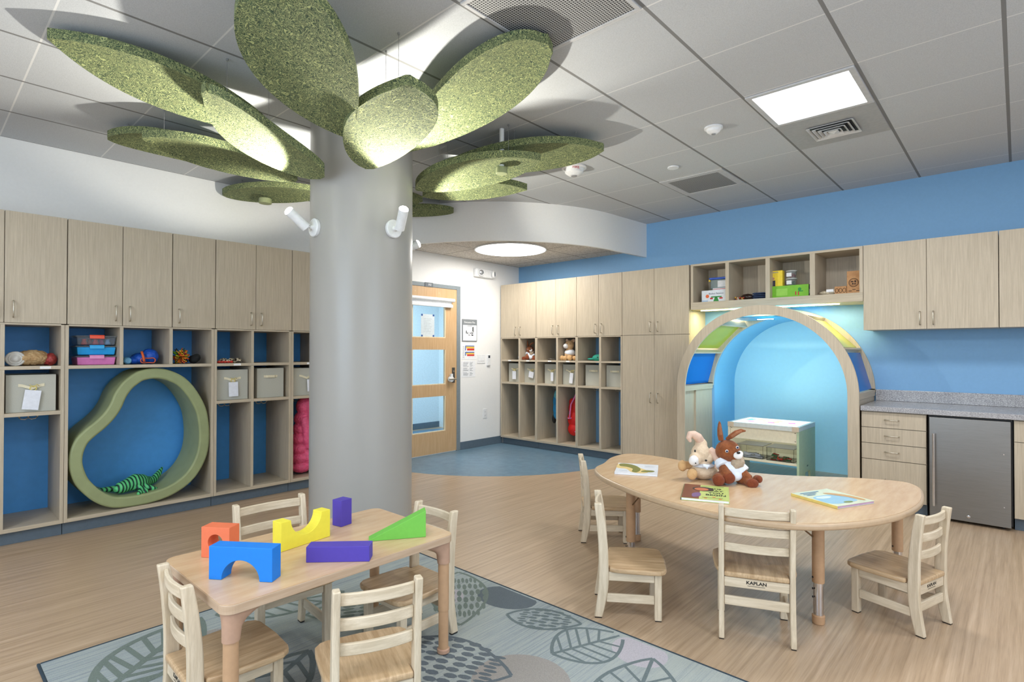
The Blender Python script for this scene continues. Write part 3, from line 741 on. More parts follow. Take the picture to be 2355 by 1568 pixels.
MB().box(-0.993, -0.550, 5.56, YW-0.001, 0.001, 0.0915).build('toe_kick', KICK, dr)
for z0, z1 in ((0.684, 0.812), (0.552, 0.680), (0.418, 0.548), (0.096, 0.414)):
    d = MB().box(-0.993, -0.550, 5.502, 5.520, z0+0.001, z1).build('drawer', LAM, dr, bevel=0.0012)
    pull(d, (-0.777, 5.502, (z0+z1)/2+0.005 if z1 < 0.42 or True else 0), 'x', 0.095, (0, -1, 0))
def steel():
    t = NT('brushed stainless steel'); f = t.noise(t.coord((1, 1, 90)), 6, 4, 0.7)
    t.base(t.ramp(f, [(0.3, rgb(132, 131, 129)), (0.7, rgb(148, 147, 145))])); t.set(Roughness=0.38, Metallic=0.9); t.bump(f, 0.03, 0.0005); return t.m
fr = thing('fridge', 'undercounter fridge with stainless steel door and long vertical handle', 'fridge')
MB().box(-0.535, -0.036, 5.512, YW-0.001, 0.03, 0.815).build('body', BLACK, fr)
ST = steel()
dd = MB().box(-0.528, -0.046, 5.478, 5.510, 0.022, 0.803).build('door', ST, fr, bevel=0.003)
b = MB(); b.cyl((-0.497, 5.435, 0.115), (-0.497, 5.435, 0.680), 0.009, seg=20)
for z in (0.15, 0.645): b.cyl((-0.497, 5.435, z), (-0.497, 5.479, z), 0.006, seg=12)
b.build('handle', CHROME, dd, smooth=True, auto=0.6)
b = MB(); b.lathe([(0.011, 0), (0.011, 0.004), (0.005, 0.006)], (-0.29, 5.478, 0.062), 24, Matrix.Rotation(PI/2, 3, 'X')); b.build('lock', CHROME, dd, smooth=True, auto=0.5)
for z in (0.56, 0.17): MB().lathe([(0.004, 0), (0.004, 0.002)], (-0.085, 5.478, z), 14, Matrix.Rotation(PI/2, 3, 'X')).build('screw', CHROME, dd)
for x in (-0.49, -0.09): MB().cyl((x, 5.55, 0.001), (x, 5.55, 0.031), 0.012, seg=16).build('foot', BLACK, fr)
bc = thing('base_cabinet', 'light wood base cabinet at the right edge, beyond the fridge', 'cabinet')
MB().box(-0.030, 0.62, 5.522, YW-0.001, 0.092, 0.819).build('body', LAM, bc)
MB().box(-0.028, 0.62, 5.56, YW-0.001, 0.001, 0.0915).build('toe_kick', KICK, bc)
d = MB().box(-0.028, 0.62, 5.502, 5.520, 0.658, 0.812).build('drawer', LAM, bc, bevel=0.0012); pull(d, (0.30, 5.502, 0.735), 'x', 0.095, (0, -1, 0))
for xa, xb, hs in ((-0.028, 0.295, 1), (0.297, 0.62, -1)):
    d = MB().box(xa, xb, 5.502, 5.520, 0.096, 0.654).build('door', LAM, bc, bevel=0.0012)
    pull(d, (xb-0.05 if hs > 0 else xa+0.05, 5.502, 0.57), 'z', 0.11, (0, -1, 0))
G2 = 'upper cabinets over the countertop'
wall_cab_right(-1.022, -0.112, YR, Z_DB, [(-1.022, -0.567, 1), (-0.567, -0.112, -1)], 'upper cabinet with two wide doors above the countertop', G2)
wall_cab_right(-0.110, 0.80, YR, Z_DB, [(-0.110, 0.345, 1), (0.345, 0.80, -1)], 'upper cabinet cut by the right picture edge', G2)

# ================================================================ DOOR
MAPLE = wood('maple door veneer', rgb(196, 160, 118), rgb(208, 174, 134), (10, 10, 0.7), 6, 0.4, 'World', (0.35, 0.65), 0.2)
dx0, dx1 = -5.560, -5.515
fr_ = thing('trim_2', '', ''); del fr_['label']; del fr_['category']; fr_['kind'] = 'structure'
b = MB(); b.box(XW-0.12, XW+0.012, 3.965, 4.018, 0, 2.187); b.box(XW-0.12, XW+0.012, 4.940, 5.006, 0, 2.187); b.box(XW-0.12, XW+0.012, 4.018, 4.940, 2.137, 2.187)
b.build('door_frame', GREYF, fr_, bevel=0.003)
dr_ = bpy.data.objects.new('door_1', None); COL.objects.link(dr_); dr_['kind'] = 'structure'
rows = [(0.287, 0.740), (0.890, 1.340), (1.492, 1.900)]
gy0, gy1 = 4.205, 4.748
b = MB(); b.box(dx0, dx1, 4.021, gy0, 0.012, 2.134); b.box(dx0, dx1, gy1, 4.937, 0.012, 2.134)
zz = [0.012] + [z for r_ in rows for z in r_] + [2.134]
for z0, z1 in zip(zz[::2], zz[1::2]): b.box(dx0, dx1, gy0, gy1, z0, z1)
b.build('door_leaf', MAPLE, dr_)
def glass_mat():
    t = NT('clear glass'); t.set(Roughness=0.02, Transmission_Weight=1.0, IOR=1.05); t.base(rgb(225, 240, 248))
    t.bump(t.noise(t.coord(), 2, 1), 0.01, 0.0005); return t.m
GL = glass_mat()
BEAD = wood('pale glazing bead', rgb(226, 206, 168), rgb(236, 220, 190), (8, 8, 1), 5, 0.4, 'World')
for z0, z1 in rows:
    g_ = MB().box(-5.539, -5.533, gy0+0.001, gy1-0.001, z0+0.001, z1-0.001).build('glass_pane', GL, dr_)
    b = MB()
    b.box(-5.532, -5.516, gy1-0.012, gy1-0.0005, z0, z1); b.box(-5.532, -5.516, gy0+0.0005, gy0+0.012, z0, z1); b.box(-5.532, -5.516, gy0+0.012, gy1-0.012, z0, z0+0.012)
    b.build('glazing_bead', BEAD, dr_)
b = MB(); b.box(dx1, dx1+0.004, 4.855, 4.905, 0.905, 1.105); b.build('lock_plate', plain('dark satin metal', rgb(120, 120, 122), 0.3, 0.9), dr_, bevel=0.001)
b = MB(); b.cyl((dx1+0.004, 4.88, 0.955), (dx1+0.055, 4.88, 0.955), 0.011, seg=16); b.tube([(dx1+0.05, 4.885, 0.955), (dx1+0.052, 4.83, 0.955), (dx1+0.05, 4.76, 0.955)], 0.009, 12)
b.build('lever_handle', NICKEL, dr_, smooth=True, auto=0.6)
b = MB(); b.lathe([(0.038, 0.0), (0.04, 0.01), (0.036, 0.035), (0.02, 0.04)], (dx1+0.012, 4.815, 0.955), 24, Matrix.Rotation(PI/2, 3, 'Y')); b.cbox((dx1+0.035, 4.815, 1.0), (0.03, 0.03, 0.05))
o = b.build('lever_lock', WHITE_PL, dr_, smooth=True, auto=0.5); o['label'] = 'white childproof lever cover'
b = MB(); b.cyl((dx1+0.001, 4.88, 1.055), (dx1+0.01, 4.88, 1.055), 0.012, seg=16); b.build('thumb_turn', NICKEL, dr_, smooth=True, auto=0.5)
for z in (2.07,):
    for y in (4.25, 4.63): MB().cyl((dx1, y, z), (dx1+0.002, y, z), 0.006, seg=12).build('screw_cap', BEAD, dr_)
MB().box(-5.548, -5.52, 4.022, 4.93, 0.002, 0.0115).build('door_sweep', WHITE_PL, dr_)
# room number plate on the frame
s = thing('room_number_sign', 'small grey room number plate on top of the door frame', 'sign')
MB().box(XW+0.0125, XW+0.018, 4.40, 4.53, 2.135, 2.190).build('plate', plain('dark grey plate', rgb(96, 104, 112), 0.4), s, bevel=0.001)
text('digits', '352', 0.034, WHITE_PL, frame((XW+0.0185, 4.475, 2.163), (0, 1, 0), (0, 0, 1)), s)
# roller shade on the door
s = thing('door_shade', 'white rolled-up shade cassette fixed to the top of the glazed door', 'roller shade')
b = MB(); b.tube([(XW+0.045, 3.99, 1.985), (XW+0.045, 4.862, 1.985)], 0.024, 20); b.build('cassette_roll', WHITE_PL, s, smooth=True, auto=0.5)
MB().box(XW+0.0115, XW+0.024, 3.99, 4.84, 1.93, 2.0).build('backing_rail', WHITE_PL, s, bevel=0.003)
MB().box(XW+0.012, XW+0.055, 3.99, 4.838, 1.888, 1.929).build('bottom_bar', WHITE_PL, s, bevel=0.006)
# paper on the glass
s = thing('taped_notice', 'pale sheet held by blue corners on the top door pane', 'notice')
MB().box(-5.5325, -5.531, 4.355, 4.570, 1.50, 1.79).build('sheet', plain('pale sheet', rgb(206, 216, 222), 0.6), s)
BT = plain('blue corner tab', rgb(40, 84, 150), 0.5)
for y in (4.37, 4.555):
    for z in (1.515, 1.778): MB().box(-5.5308, -5.530, y-0.013, y+0.013, z-0.012, z+0.012).build('corner_tab', BT, s)
b = MB()
for i in range(9): b.box(-5.5308, -5.5303, 4.395, 4.53-(i*37 % 5)*0.012, 1.73-i*0.02, 1.732-i*0.02)
b.build('printed_lines', plain('grey print', rgb(150, 158, 166), 0.7), s)

# ================================================================ THINGS ON THE DOOR WALL
INK = plain('dark print', rgb(60, 64, 70), 0.7); INKG = plain('mid grey print', rgb(120, 126, 134), 0.7)
XF = XW+0.0008
s = thing('emergency_light', 'white two-headed emergency light high on the door wall', 'emergency light')
MB().box(XF, XW+0.055, 5.25, 5.60, 2.345, 2.463).build('housing', WHITE_PL, s, bevel=0.012, seg=3)
for y, an in ((5.335, -0.3), (5.575, 0.5)):
    M = Euler((0, PI/2, an)).to_matrix()
    hd = MB().lathe([(0.05, 0), (0.052, 0.02), (0.046, 0.034), (0.042, 0.036), (0.040, 0.030)], (XW+0.055, y, 2.405), 32, M).build('lamp_head', WHITE_PL, s, smooth=True, auto=0.5)
    MB().lathe([(0.036, 0.031), (0.030, 0.035), (0.012, 0.037)], (XW+0.055, y, 2.405), 24, M).build('reflector', plain('grey reflector', rgb(160, 162, 165), 0.25, 0.6), hd, smooth=True)
s = thing('evacuation_sign', 'grey-topped evacuation plan sign beside the door', 'sign')
MB().box(XF, XW+0.010, 5.040, 5.315, 1.455, 1.755).build('backing', plain('grey sign', rgb(128, 134, 140), 0.4), s, bevel=0.002)
MB().box(XW+0.0102, XW+0.0112, 5.052, 5.303, 1.465, 1.675).build('plan_sheet', PAPER, s)
text('title', 'Evacuation Plan', 0.034, WHITE_PL, frame((XW+0.0106, 5.177, 1.713), (0, 1, 0), (0, 0, 1)), s, sx=0.95)
b = MB(); X0, X1 = XW+0.0113, XW+0.0118
for (a, c, d, e) in ((5.105, 5.12, 1.56, 1.60), (5.125, 5.14, 1.555, 1.575), (5.15, 5.185, 1.535, 1.542), (5.155, 5.16, 1.545, 1.585), (5.18, 5.2, 1.56, 1.572), (5.205, 5.212, 1.53, 1.59), (5.215, 5.24, 1.53, 1.55), (5.215, 5.24, 1.56, 1.575), (5.222, 5.235, 1.59, 1.65), (5.238, 5.25, 1.58, 1.655), (5.13, 5.22, 1.662, 1.667)):
    b.box(X0, X1, a, c, d, e)
b.build('floor_plan_drawing', INK, s)
s = thing('wall_notice', 'paper notice with red, yellow and blue blocks taped below the evacuation sign', 'notice')
MB().box(XF, XW+0.002, 5.038, 5.300, 1.208, 1.412).build('sheet', PAPER, s)
for c, bb in ((rgb(50, 90, 160), ((5.10, 5.27, 1.385, 1.396), (5.10, 5.115, 1.33, 1.385), (5.10, 5.115, 1.26, 1.30), (5.10, 5.27, 1.30, 1.312))), (rgb(232, 190, 70), ((5.118, 5.27, 1.36, 1.383), (5.118, 5.27, 1.28, 1.298))), (rgb(206, 58, 50), ((5.135, 5.27, 1.33, 1.358), (5.135, 5.27, 1.255, 1.278)))):
    b = MB()
    for (a, d, e, f) in bb: b.box(XW+0.0021, XW+0.0026, a, d, e, f)
    b.build('colour_blocks', plain('print %d' % int(c[0]*1000), c, 0.6), s)
b = MB()
for i in range(12): b.box(XW+0.0021, XW+0.0026, 5.055, 5.085, 1.23+i*0.014, 1.233+i*0.014)
b.build('printed_lines', INKG, s)
s = thing('wall_notice', 'plain black-and-white text notice lowest beside the door', 'notice')
MB().box(XF, XW+0.002, 5.030, 5.290, 0.968, 1.190).build('sheet', PAPER, s)
b = MB()
for i in range(15):
    if i in (5, 10): continue
    b.box(XW+0.0021, XW+0.0026, 5.065, 5.165-(i*53 % 4)*0.01, 1.165-i*0.0125, 1.169-i*0.0125); b.box(XW+0.0021, XW+0.0026, 5.185, 5.245-(i*31 % 3)*0.012, 1.165-i*0.0125, 1.169-i*0.0125)
b.build('printed_lines', INKG, s)
s = thing('light_switch', 'white four-gang wall switch plate between door and lockers', 'light switch')
MB().box(XF, XW+0.006, 5.322, 5.480, 1.152, 1.272).build('plate', WHITE_PL, s, bevel=0.002)
for i in range(3): MB().box(XW+0.0062, XW+0.010, 5.345+i*0.044, 5.370+i*0.044, 1.185, 1.245).build('rocker', WHITE_PL, s, bevel=0.002)
s = thing('wall_remote', 'slim white wall controller with dark display next to the switch plate', 'wall controller')
MB().box(XF, XW+0.022, 5.510, 5.570, 1.12, 1.275).build('case', WHITE_PL, s, bevel=0.004)
MB().box(XW+0.0222, XW+0.024, 5.525, 5.557, 1.225, 1.262).build('display', plain('dark display', rgb(40, 48, 56), 0.3), s)
s = thing('power_outlet', 'white wall socket low on the door wall beside the lockers', 'power outlet')
MB().box(XF, XW+0.006, 5.440, 5.520, 0.385, 0.515).build('plate', WHITE_PL, s, bevel=0.002)
for z in (0.425, 0.475):
    MB().lathe([(0.017, 0), (0.017, 0.002)], (XW+0.006, 5.48, z), 20, Matrix.Rotation(PI/2, 3, 'Y')).build('socket', WHITE_PL, s)
    b = MB()
    for dy in (-0.006, 0.006): b.box(XW+0.0082, XW+0.0086, 5.48+dy-0.001, 5.48+dy+0.001, z-0.005, z+0.005)
    b.build('socket_slots', INK, s)

# ================================================================ FABRIC BINS
FAB = plain('grey beige fabric', rgb(186, 186, 176), 0.85, 0, 0.05, 220, 0.25)
FABR = plain('cream ribbon', rgb(226, 218, 190), 0.8, 0, 0.04, 100, 0.1)
FABY = plain('yellow ribbon', rgb(226, 208, 120), 0.7)
TAGM = plain('blank tag card', rgb(232, 236, 246), 0.6)
def bin_(origin, rz, w, h, d, kind, label, group, tagspec=None, lift=False):
    # local: front face at y=0 looking -y, x width centred, z up
    r = thing('fabric_bin', label, 'storage bin', origin, rz, group)
    b = MB(); t_ = 0.006
    b.box(-w/2, w/2, 0, t_, 0, h); b.box(-w/2, w/2, d-t_, d, 0, h); b.box(-w/2, -w/2+t_, t_, d-t_, 0, h); b.box(w/2-t_, w/2, t_, d-t_, 0, h); b.box(-w/2+t_, w/2-t_, t_, d-t_, 0, t_)
    b.build('body', FAB, r, bevel=0.002)
    zc = h*0.72
    if kind == 'strap':
        pts = [(-0.062, -0.001), (-0.045, -0.003), (-0.03, -0.012), (0.03, -0.012), (0.045, -0.003), (0.062, -0.001)]
    else:
        pts = [(-0.07, -0.001), (-0.05, -0.003), (0, -0.012), (0.05, -0.003), (0.07, -0.001)]
    b = MB(); V = []
    for i, (x, y) in enumerate(pts):
        dz = 0.0 if kind == 'strap' else -0.022*(1-min(1, abs(x)/0.055))
        hh = 0.011 if kind == 'strap' else 0.010
        V.append([b.bm.verts.new((x, y+e, zc+dz+q)) for e, q in ((0, -hh), (0, hh), (-0.002, hh), (-0.002, -hh))])
    for A, B_ in zip(V, V[1:]):
        for j in range(4): b.bm.faces.new((A[j], A[(j+1) % 4], B_[(j+1) % 4], B_[j]))
    b.bm.faces.new(V[0][::-1]); b.bm.faces.new(V[-1])
    b.build('handle_strap', FABR, r)
    if tagspec:
        tx, tw, thh, ang = tagspec
        b = MB(); b.tube([(tx+0.018*math.cos(a), -0.014, zc-0.022+0.016*math.sin(a)) for a in [2*PI*i/16 for i in range(16)]], 0.003, 6, closed=True)
        b.tube([(tx, -0.014, zc-0.012), (tx+0.02, -0.018, zc+0.006), (tx+0.032, -0.016, zc-0.008)], 0.002, 5); b.tube([(tx, -0.014, zc-0.012), (tx-0.02, -0.018, zc+0.004)], 0.002, 5)
        b.build('ribbon', FABY, r, smooth=True)
        M = Matrix.Translation((tx, -0.020, zc-0.035)) @ Matrix.Rotation(ang, 4, 'Y')
        o = MB().box(-tw/2, tw/2, -0.0008, 0.0008, -thh, 0, M).build('name_tag', TAGM, r); o['label'] = 'blank white hanging tag'
    return r
GB1 = 'fabric bins in the left lockers'; GB2 = 'fabric bins in the blue-wall lockers'
bin_((-5.075, 0.5915, 0.8955), PI/2, 0.266, 0.258, 0.36, 'v', 'fabric bin with tilted white tag at the far left, under the bagged blankets', GB1, (0.008, 0.088, 0.135, 0.13))
bin_((-5.075, 1.927, 0.8955), PI/2, 0.264, 0.262, 0.36, 'v', 'fabric bin with an upright white tag, right of the green ring', GB1, (0.0, 0.078, 0.125, -0.03))
bin_((-5.075, 2.262, 0.8955), PI/2, 0.245, 0.268, 0.36, 'strap', 'fabric bin without any tag on the left wall', GB1)
bin_((-5.075, 2.605, 0.8955), PI/2, 0.268, 0.262, 0.36, 'v', 'fabric bin with white tag cut off by the column edge', GB1, (0.05, 0.10, 0.115, -0.05))
rb = [(-5.30, (0.0, 0.070, 0.115, 0.0), 'v', 'fabric bin with white tag in the cubby nearest the door'),
      (-5.0, (0.025, 0.085, 0.085, 0.18), 'v', 'fabric bin with a short tilted tag under the brown locker rabbit'),
      (-4.635, (0.02, 0.045, 0.118, 0.0), 'v', 'fabric bin with a narrow straight tag, left of the one below the tan plush'),
      (-4.325, (0.035, 0.055, 0.135, 0.12), 'v', 'fabric bin with a long leaning tag under the tan plush'),
      (-3.965, None, 'strap', 'plain fabric bin under the teal cap'),
      (-3.652, None, 'strap', 'plain fabric bin next to the tall cupboard')]
for x, tg, kd, lab in rb: bin_((x, 5.86, 0.8835), 0, 0.245, 0.265, 0.30, kd, lab, GB2, tg)

# ================================================================ THINGS IN THE LEFT LOCKERS
def clear_mat(name, c, tr=0.85, rough=0.08):
    t = NT(name); t.base(c); t.set(Roughness=rough, Transmission_Weight=tr, IOR=1.12); t.bump(t.noise(t.coord(), 30, 2), 0.05, 0.001); return t.m
CLR = clear_mat('clear plastic', rgb(225, 232, 238))
# bagged blankets
ZS = 1.2145
r = thing('blanket_bag', 'clear plastic bag of rolled blankets in the far left cubby', 'blanket bag', (-5.22, 0.605, ZS))
TANF = wood('tan fleece print', rgb(176, 140, 96), rgb(212, 182, 138), (6, 6, 6), 4, 0.85, 'Object')
o = blob('tan_blanket', [('e', (0, 0.01, 0.055), (0.12, 0.10, 0.055)), ('e', (0.02, -0.04, 0.05), (0.10, 0.06, 0.05)), ('e', (0.0, 0.05, 0.052), (0.11, 0.05, 0.05))], TANF, r, 0.006, 2, 0.016)
b = MB()
for k in range(3): b.tube([(0.1+0.004*k, -0.095+0.045*math.cos(a)*(1-k*0.28), 0.05+0.042*math.sin(a)*(1-k*0.28)) for a in [2*PI*i/20 for i in range(20)]], 0.010, 8, closed=True)
b.ell((0.04, -0.095, 0.05), (0.09, 0.045, 0.044)); b.build('white_blanket_roll', plain('off white fleece', rgb(212, 210, 206), 0.9, 0, 0.05, 90, 0.3), r, smooth=True)
blob('red_cloth', [('e', (0.06, 0.10, 0.045), (0.05, 0.035, 0.045)), ('e', (0.03, 0.085, 0.04), (0.07, 0.04, 0.038))], plain('dark red cloth', rgb(150, 50, 48), 0.5, 0, 0.3, 60, 0.5), r, 0.006, 2, 0.012)
# three stacked boxes
def tote(z, body_m, lid_m, latch_m, label, w=0.25, extra=None, inset=0.012):
    r = thing('plastic_box', label, 'plastic box', (-5.22, 0.967, z), 0, 'stacked lidded boxes in the left cubby')
    b = MB(); hw, hd, h = w/2, 0.11, 0.058
    lo = [(-hd+inset, -hw+inset), (hd-inset, -hw+inset), (hd-inset, hw-inset), (-hd+inset, hw-inset)]; hi = [(-hd, -hw+0.006), (hd, -hw+0.006), (hd, hw-0.006), (-hd, hw-0.006)]
    va = [b.bm.verts.new((x, y, 0.0005)) for x, y in lo]; vb = [b.bm.verts.new((x, y, h)) for x, y in hi]
    b.bm.faces.new(va[::-1]); b.bm.faces.new(vb)
    for i in range(4): b.bm.faces.new((va[i], va[(i+1) % 4], vb[(i+1) % 4], vb[i]))
    b.build('box_body', body_m, r, bevel=0.006, seg=3)
    MB().box(-hd-0.006, hd+0.006, -hw-0.004, hw+0.004, h+0.0005, h+0.011).build('lid', lid_m, r, bevel=0.004)
    b = MB(); b.box(hd+0.0065, hd+0.013, -0.045, 0.045, h-0.012, h+0.012); b.box(hd-0.02, hd+0.013, -0.045, 0.045, h+0.0115, h+0.016); b.build('latch', latch_m, r, bevel=0.002)
    return r
t1 = tote(ZS, plain('pink plastic', rgb(226, 130, 196), 0.35), CLR, plain('pink latch', rgb(232, 150, 200), 0.35), 'pink lidded plastic box at the bottom of the stack of three')
t2 = tote(ZS+0.0752, plain('sky blue plastic', rgb(30, 160, 232), 0.35), CLR, plain('blue latch', rgb(40, 170, 236), 0.35), 'bright blue lidded plastic box in the middle of the stack of three')
t3 = tote(ZS+0.1504, CLR, CLR, plain('orange red latch', rgb(240, 80, 40), 0.35), 'clear lidded plastic box with orange latch, topmost of the stack')
for i, (y, c) in enumerate(((-0.07, rgb(190, 40, 40)), (-0.03, rgb(120, 40, 50)), (0.0, rgb(200, 60, 60)), (0.04, rgb(170, 50, 130)), (0.075, rgb(90, 150, 200)))):
    MB().lathe([(0.018, 0), (0.020, 0.01), (0.012, 0.03), (0.018, 0.04)], (0.06-0.03*(i % 2), y, 0.004), 14).build('craft_item', plain('craft %d' % i, c, 0.5), t3, smooth=True)
# sleeping bag
r = thing('drawstring_bag', 'blue puffy drawstring bag with orange cord in the left wall cubby', 'bag', (-5.19, 1.27, ZS))
BLF = plain('blue nylon', rgb(20, 84, 190), 0.45, 0, 0.12, 30, 0.5)
o = blob('bag_body', [('e', (0, 0.06, 0.062), (0.07, 0.062, 0.062)), ('e', (0.0, -0.01, 0.045), (0.08, 0.06, 0.045)), ('e', (0.02, -0.06, 0.03), (0.06, 0.045, 0.03))], BLF, r, 0.007, 3, 0.010)
b = MB(); b.tube([(0.075, 0.03+0.05*math.cos(a), 0.03+0.022*math.sin(a)+0.005*math.sin(3*a)) for a in [2*PI*i/24 for i in range(24)]], 0.004, 6, closed=True)
b.tube([(0.07, -0.012, 0.10), (0.085, -0.005, 0.06), (0.09, 0.0, 0.02)], 0.009, 8); b.build('orange_cord', plain('orange webbing', rgb(222, 100, 50), 0.6), r, smooth=True)
b = MB(); b.lathe([(0.026, 0), (0.028, 0.02), (0.026, 0.10), (0.018, 0.11)], (0, 0, 0), 24, Matrix.Rotation(PI/2, 3, 'Y'))
o = b.build('water_bottle', plain('pale blue bottle', rgb(110, 180, 226), 0.35), smooth=True, auto=0.6); o.location = (-5.215, 1.165, ZS+0.029); tag(o, 'pale blue bottle lying beside the blue drawstring bag', 'bottle')
# string ball
r = thing('string_ball', 'spiky multicoloured string ball in the left wall cubby', 'toy ball', (-5.13, 1.535, ZS+0.062))
cols = [rgb(220, 50, 40), rgb(120, 200, 50), rgb(240, 200, 50), rgb(30, 30, 40), rgb(240, 130, 40)]
for ci, c in enumerate(cols):
    b = MB()
    for k in range(16):
        u = random.uniform(-1, 1); a = random.uniform(0, 2*PI); q = math.sqrt(1-u*u); d = Vector((q*math.cos(a), q*math.sin(a), u))
        e = d.cross(Vector((0.3, 0.2, 0.9))).normalized()*0.010
        b.tube([d*0.018, d*0.048+e*1.3, d*0.070, d*0.048-e*1.3, d*0.018], 0.0032, 5)
    b.build('string_loops', plain('string %d' % ci, c, 0.6), r, smooth=True)
o = blob('knit_hat', [('e', (0, 0, 0.035), (0.06, 0.035, 0.035)), ('e', (0.01, 0.02, 0.05), (0.05, 0.028, 0.032))], plain('black knit', rgb(24, 26, 28), 0.9, 0, 0.1, 120, 0.5), None, 0.006, 3, 0.006)
o.location = (-5.15, 1.64, ZS); tag(o, 'black knit hat next to the multicoloured string ball', 'hat')
d = MB().box(-0.05, 0.05, -0.11, 0.0, 0.0005, 0.004).build('folded_card', BLACK, bevel=0.001); d.location = (-5.085, 1.585, ZS); tag(d, 'flat black card under the string ball', 'card')
b = MB(); pts = [(-5.10+0.02*math.sin(5*t), 1.83+0.18*t, ZS+0.012+0.014*abs(math.sin(9*t))) for t in [i/40 for i in range(41)]]
for p in pts: b.ell(p, (0.011, 0.011, 0.011), u=8, v=6)
for p in pts[::2]: b.ell((p[0]-0.025, p[1]+0.006, p[2]+0.008), (0.012, 0.012, 0.011), u=8, v=6)
o = b.build('bead_strings', wood('brown and white beads', rgb(40, 26, 20), rgb(220, 206, 180), (30, 30, 30), 2, 0.4, 'Object', (0.48, 0.52)), smooth=True); tag(o, 'heap of brown and white bead strings on the left locker shelf', 'bead strings')
b = MB()
for i in range(5): b.ell((-5.075, 1.815+0.026*i, ZS+0.011), (0.014, 0.015, 0.0105), u=10, v=6)
o = b.build('red_beads', plain('red beads', rgb(196, 50, 36), 0.45), smooth=True); tag(o, 'short string of red beads in front of the brown ones', 'bead string')

# green foam ring and lizard
OUT = [(0.797,0.484),(0.802,0.588),(0.837,0.681),(0.893,0.746),(0.951,0.797),(1.003,0.857),(1.039,0.92),(1.068,0.998),(1.111,1.07),(1.16,1.12),(1.223,1.163),(1.321,1.183),(1.423,1.169),(1.528,1.115),(1.601,1.041),(1.668,0.933),(1.715,0.815),(1.735,0.674),(1.735,0.543),(1.712,0.425),(1.664,0.322),(1.599,0.242),(1.506,0.178),(1.396,0.138),(1.263,0.121),(1.105,0.126),(1.014,0.156),(0.937,0.213),(0.874,0.289),(0.828,0.368)]
FOAM = plain('sage green vinyl foam', rgb(150, 160, 116), 0.5, 0, 0.04, 12, 0.03)
def inset(pts, d):
    n = len(pts); out = []
    for i in range(n):
        a = Vector(pts[i-1]); c = Vector(pts[(i+1) % n]); t_ = (c-a).normalized(); nn = Vector((t_.y, -t_.x))
        out.append(tuple(Vector(pts[i]) + nn*d))
    return out
oc = catmull([(y, z) for y, z in OUT], 4)
A = sum(oc[i][0]*oc[(i+1) % len(oc)][1]-oc[(i+1) % len(oc)][0]*oc[i][1] for i in range(len(oc)))
ic = inset(oc, 0.082 if A < 0 else -0.082)
b = MB(); b.ring(oc, ic, (-5.045, 0, 0), (0, 1, 0), (0, 0, 1), (-1, 0, 0), 0.40)
fo = b.build('foam_ring', FOAM, smooth=True, bevel=0.014, seg=3, auto=0.9); tag(fo, 'big pear-shaped sage green foam ring standing in the left locker', 'foam ring')
def liz_mat():
    t = NT('striped green plush'); v = t.coord((1, 1, 1)); n = t.noise(v, 10, 2)
    w = t.n('TexWave', wave_type='BANDS', bands_direction='Y'); w.inputs['Scale'].default_value = 13; w.inputs['Distortion'].default_value = 2.6; w.inputs['Detail'].default_value = 1; t.l(v, w.inputs['Vector'])
    c = t.ramp(w.outputs['Fac'], [(0.16, rgb(8, 40, 34)), (0.3, rgb(30, 130, 96)), (0.7, rgb(96, 200, 128))])
    t.base(c); t.set(Roughness=0.6); t.bump(n, 0.3, 0.003); return t.m
LZ = liz_mat()
lz = blob('plush_lizard', [
    ('t', [(0, -0.155, 0.03), (0, -0.12, 0.045), (0, -0.06, 0.055), (0, 0.0, 0.065), (0, 0.06, 0.055), (0, 0.11, 0.045), (-0.01, 0.17, 0.05), (-0.03, 0.23, 0.085), (-0.05, 0.28, 0.125)], [0.022, 0.044, 0.050, 0.066, 0.060, 0.040, 0.030, 0.023, 0.008]),
    ('t', [(0, -0.05, 0.045), (-0.09, -0.10, 0.03), (-0.14, -0.16, 0.028), (-0.15, -0.20, 0.03)], [0.026, 0.022, 0.02, 0.008]),
    ('t', [(0, -0.03, 0.045), (0.07, 0.0, 0.02), (0.10, -0.03, 0.0), (0.115, -0.06, -0.005)], [0.026, 0.022, 0.02, 0.012]),
    ('t', [(0.07, 0.0, 0.02), (0.11, 0.01, 0.0), (0.125, 0.0, -0.012)], [0.02, 0.018, 0.012]),
    ('t', [(0.0, 0.03, 0.045), (0.08, 0.05, 0.02), (0.11, 0.075, 0.005), (0.115, 0.10, 0.0)], [0.024, 0.02, 0.018, 0.01]),
    ('t', [(0.0, 0.10, 0.04), (-0.06, 0.15, 0.05), (-0.08, 0.19, 0.06)], [0.022, 0.02, 0.01])], LZ, None, 0.005, 3)
lz.location = (-5.19, 1.235, 0.213); lz.rotation_euler = (0, 0, 0.42); tag(lz, 'striped green plush lizard lying inside the foam ring', 'plush toy')
b = MB(); b.ell((0.034, -0.115, 0.058), (0.006, 0.006, 0.006), u=10, v=8); b.ell((-0.034, -0.115, 0.058), (0.006, 0.006, 0.006), u=10, v=8); b.build('eyes', BLACK, lz, smooth=True)
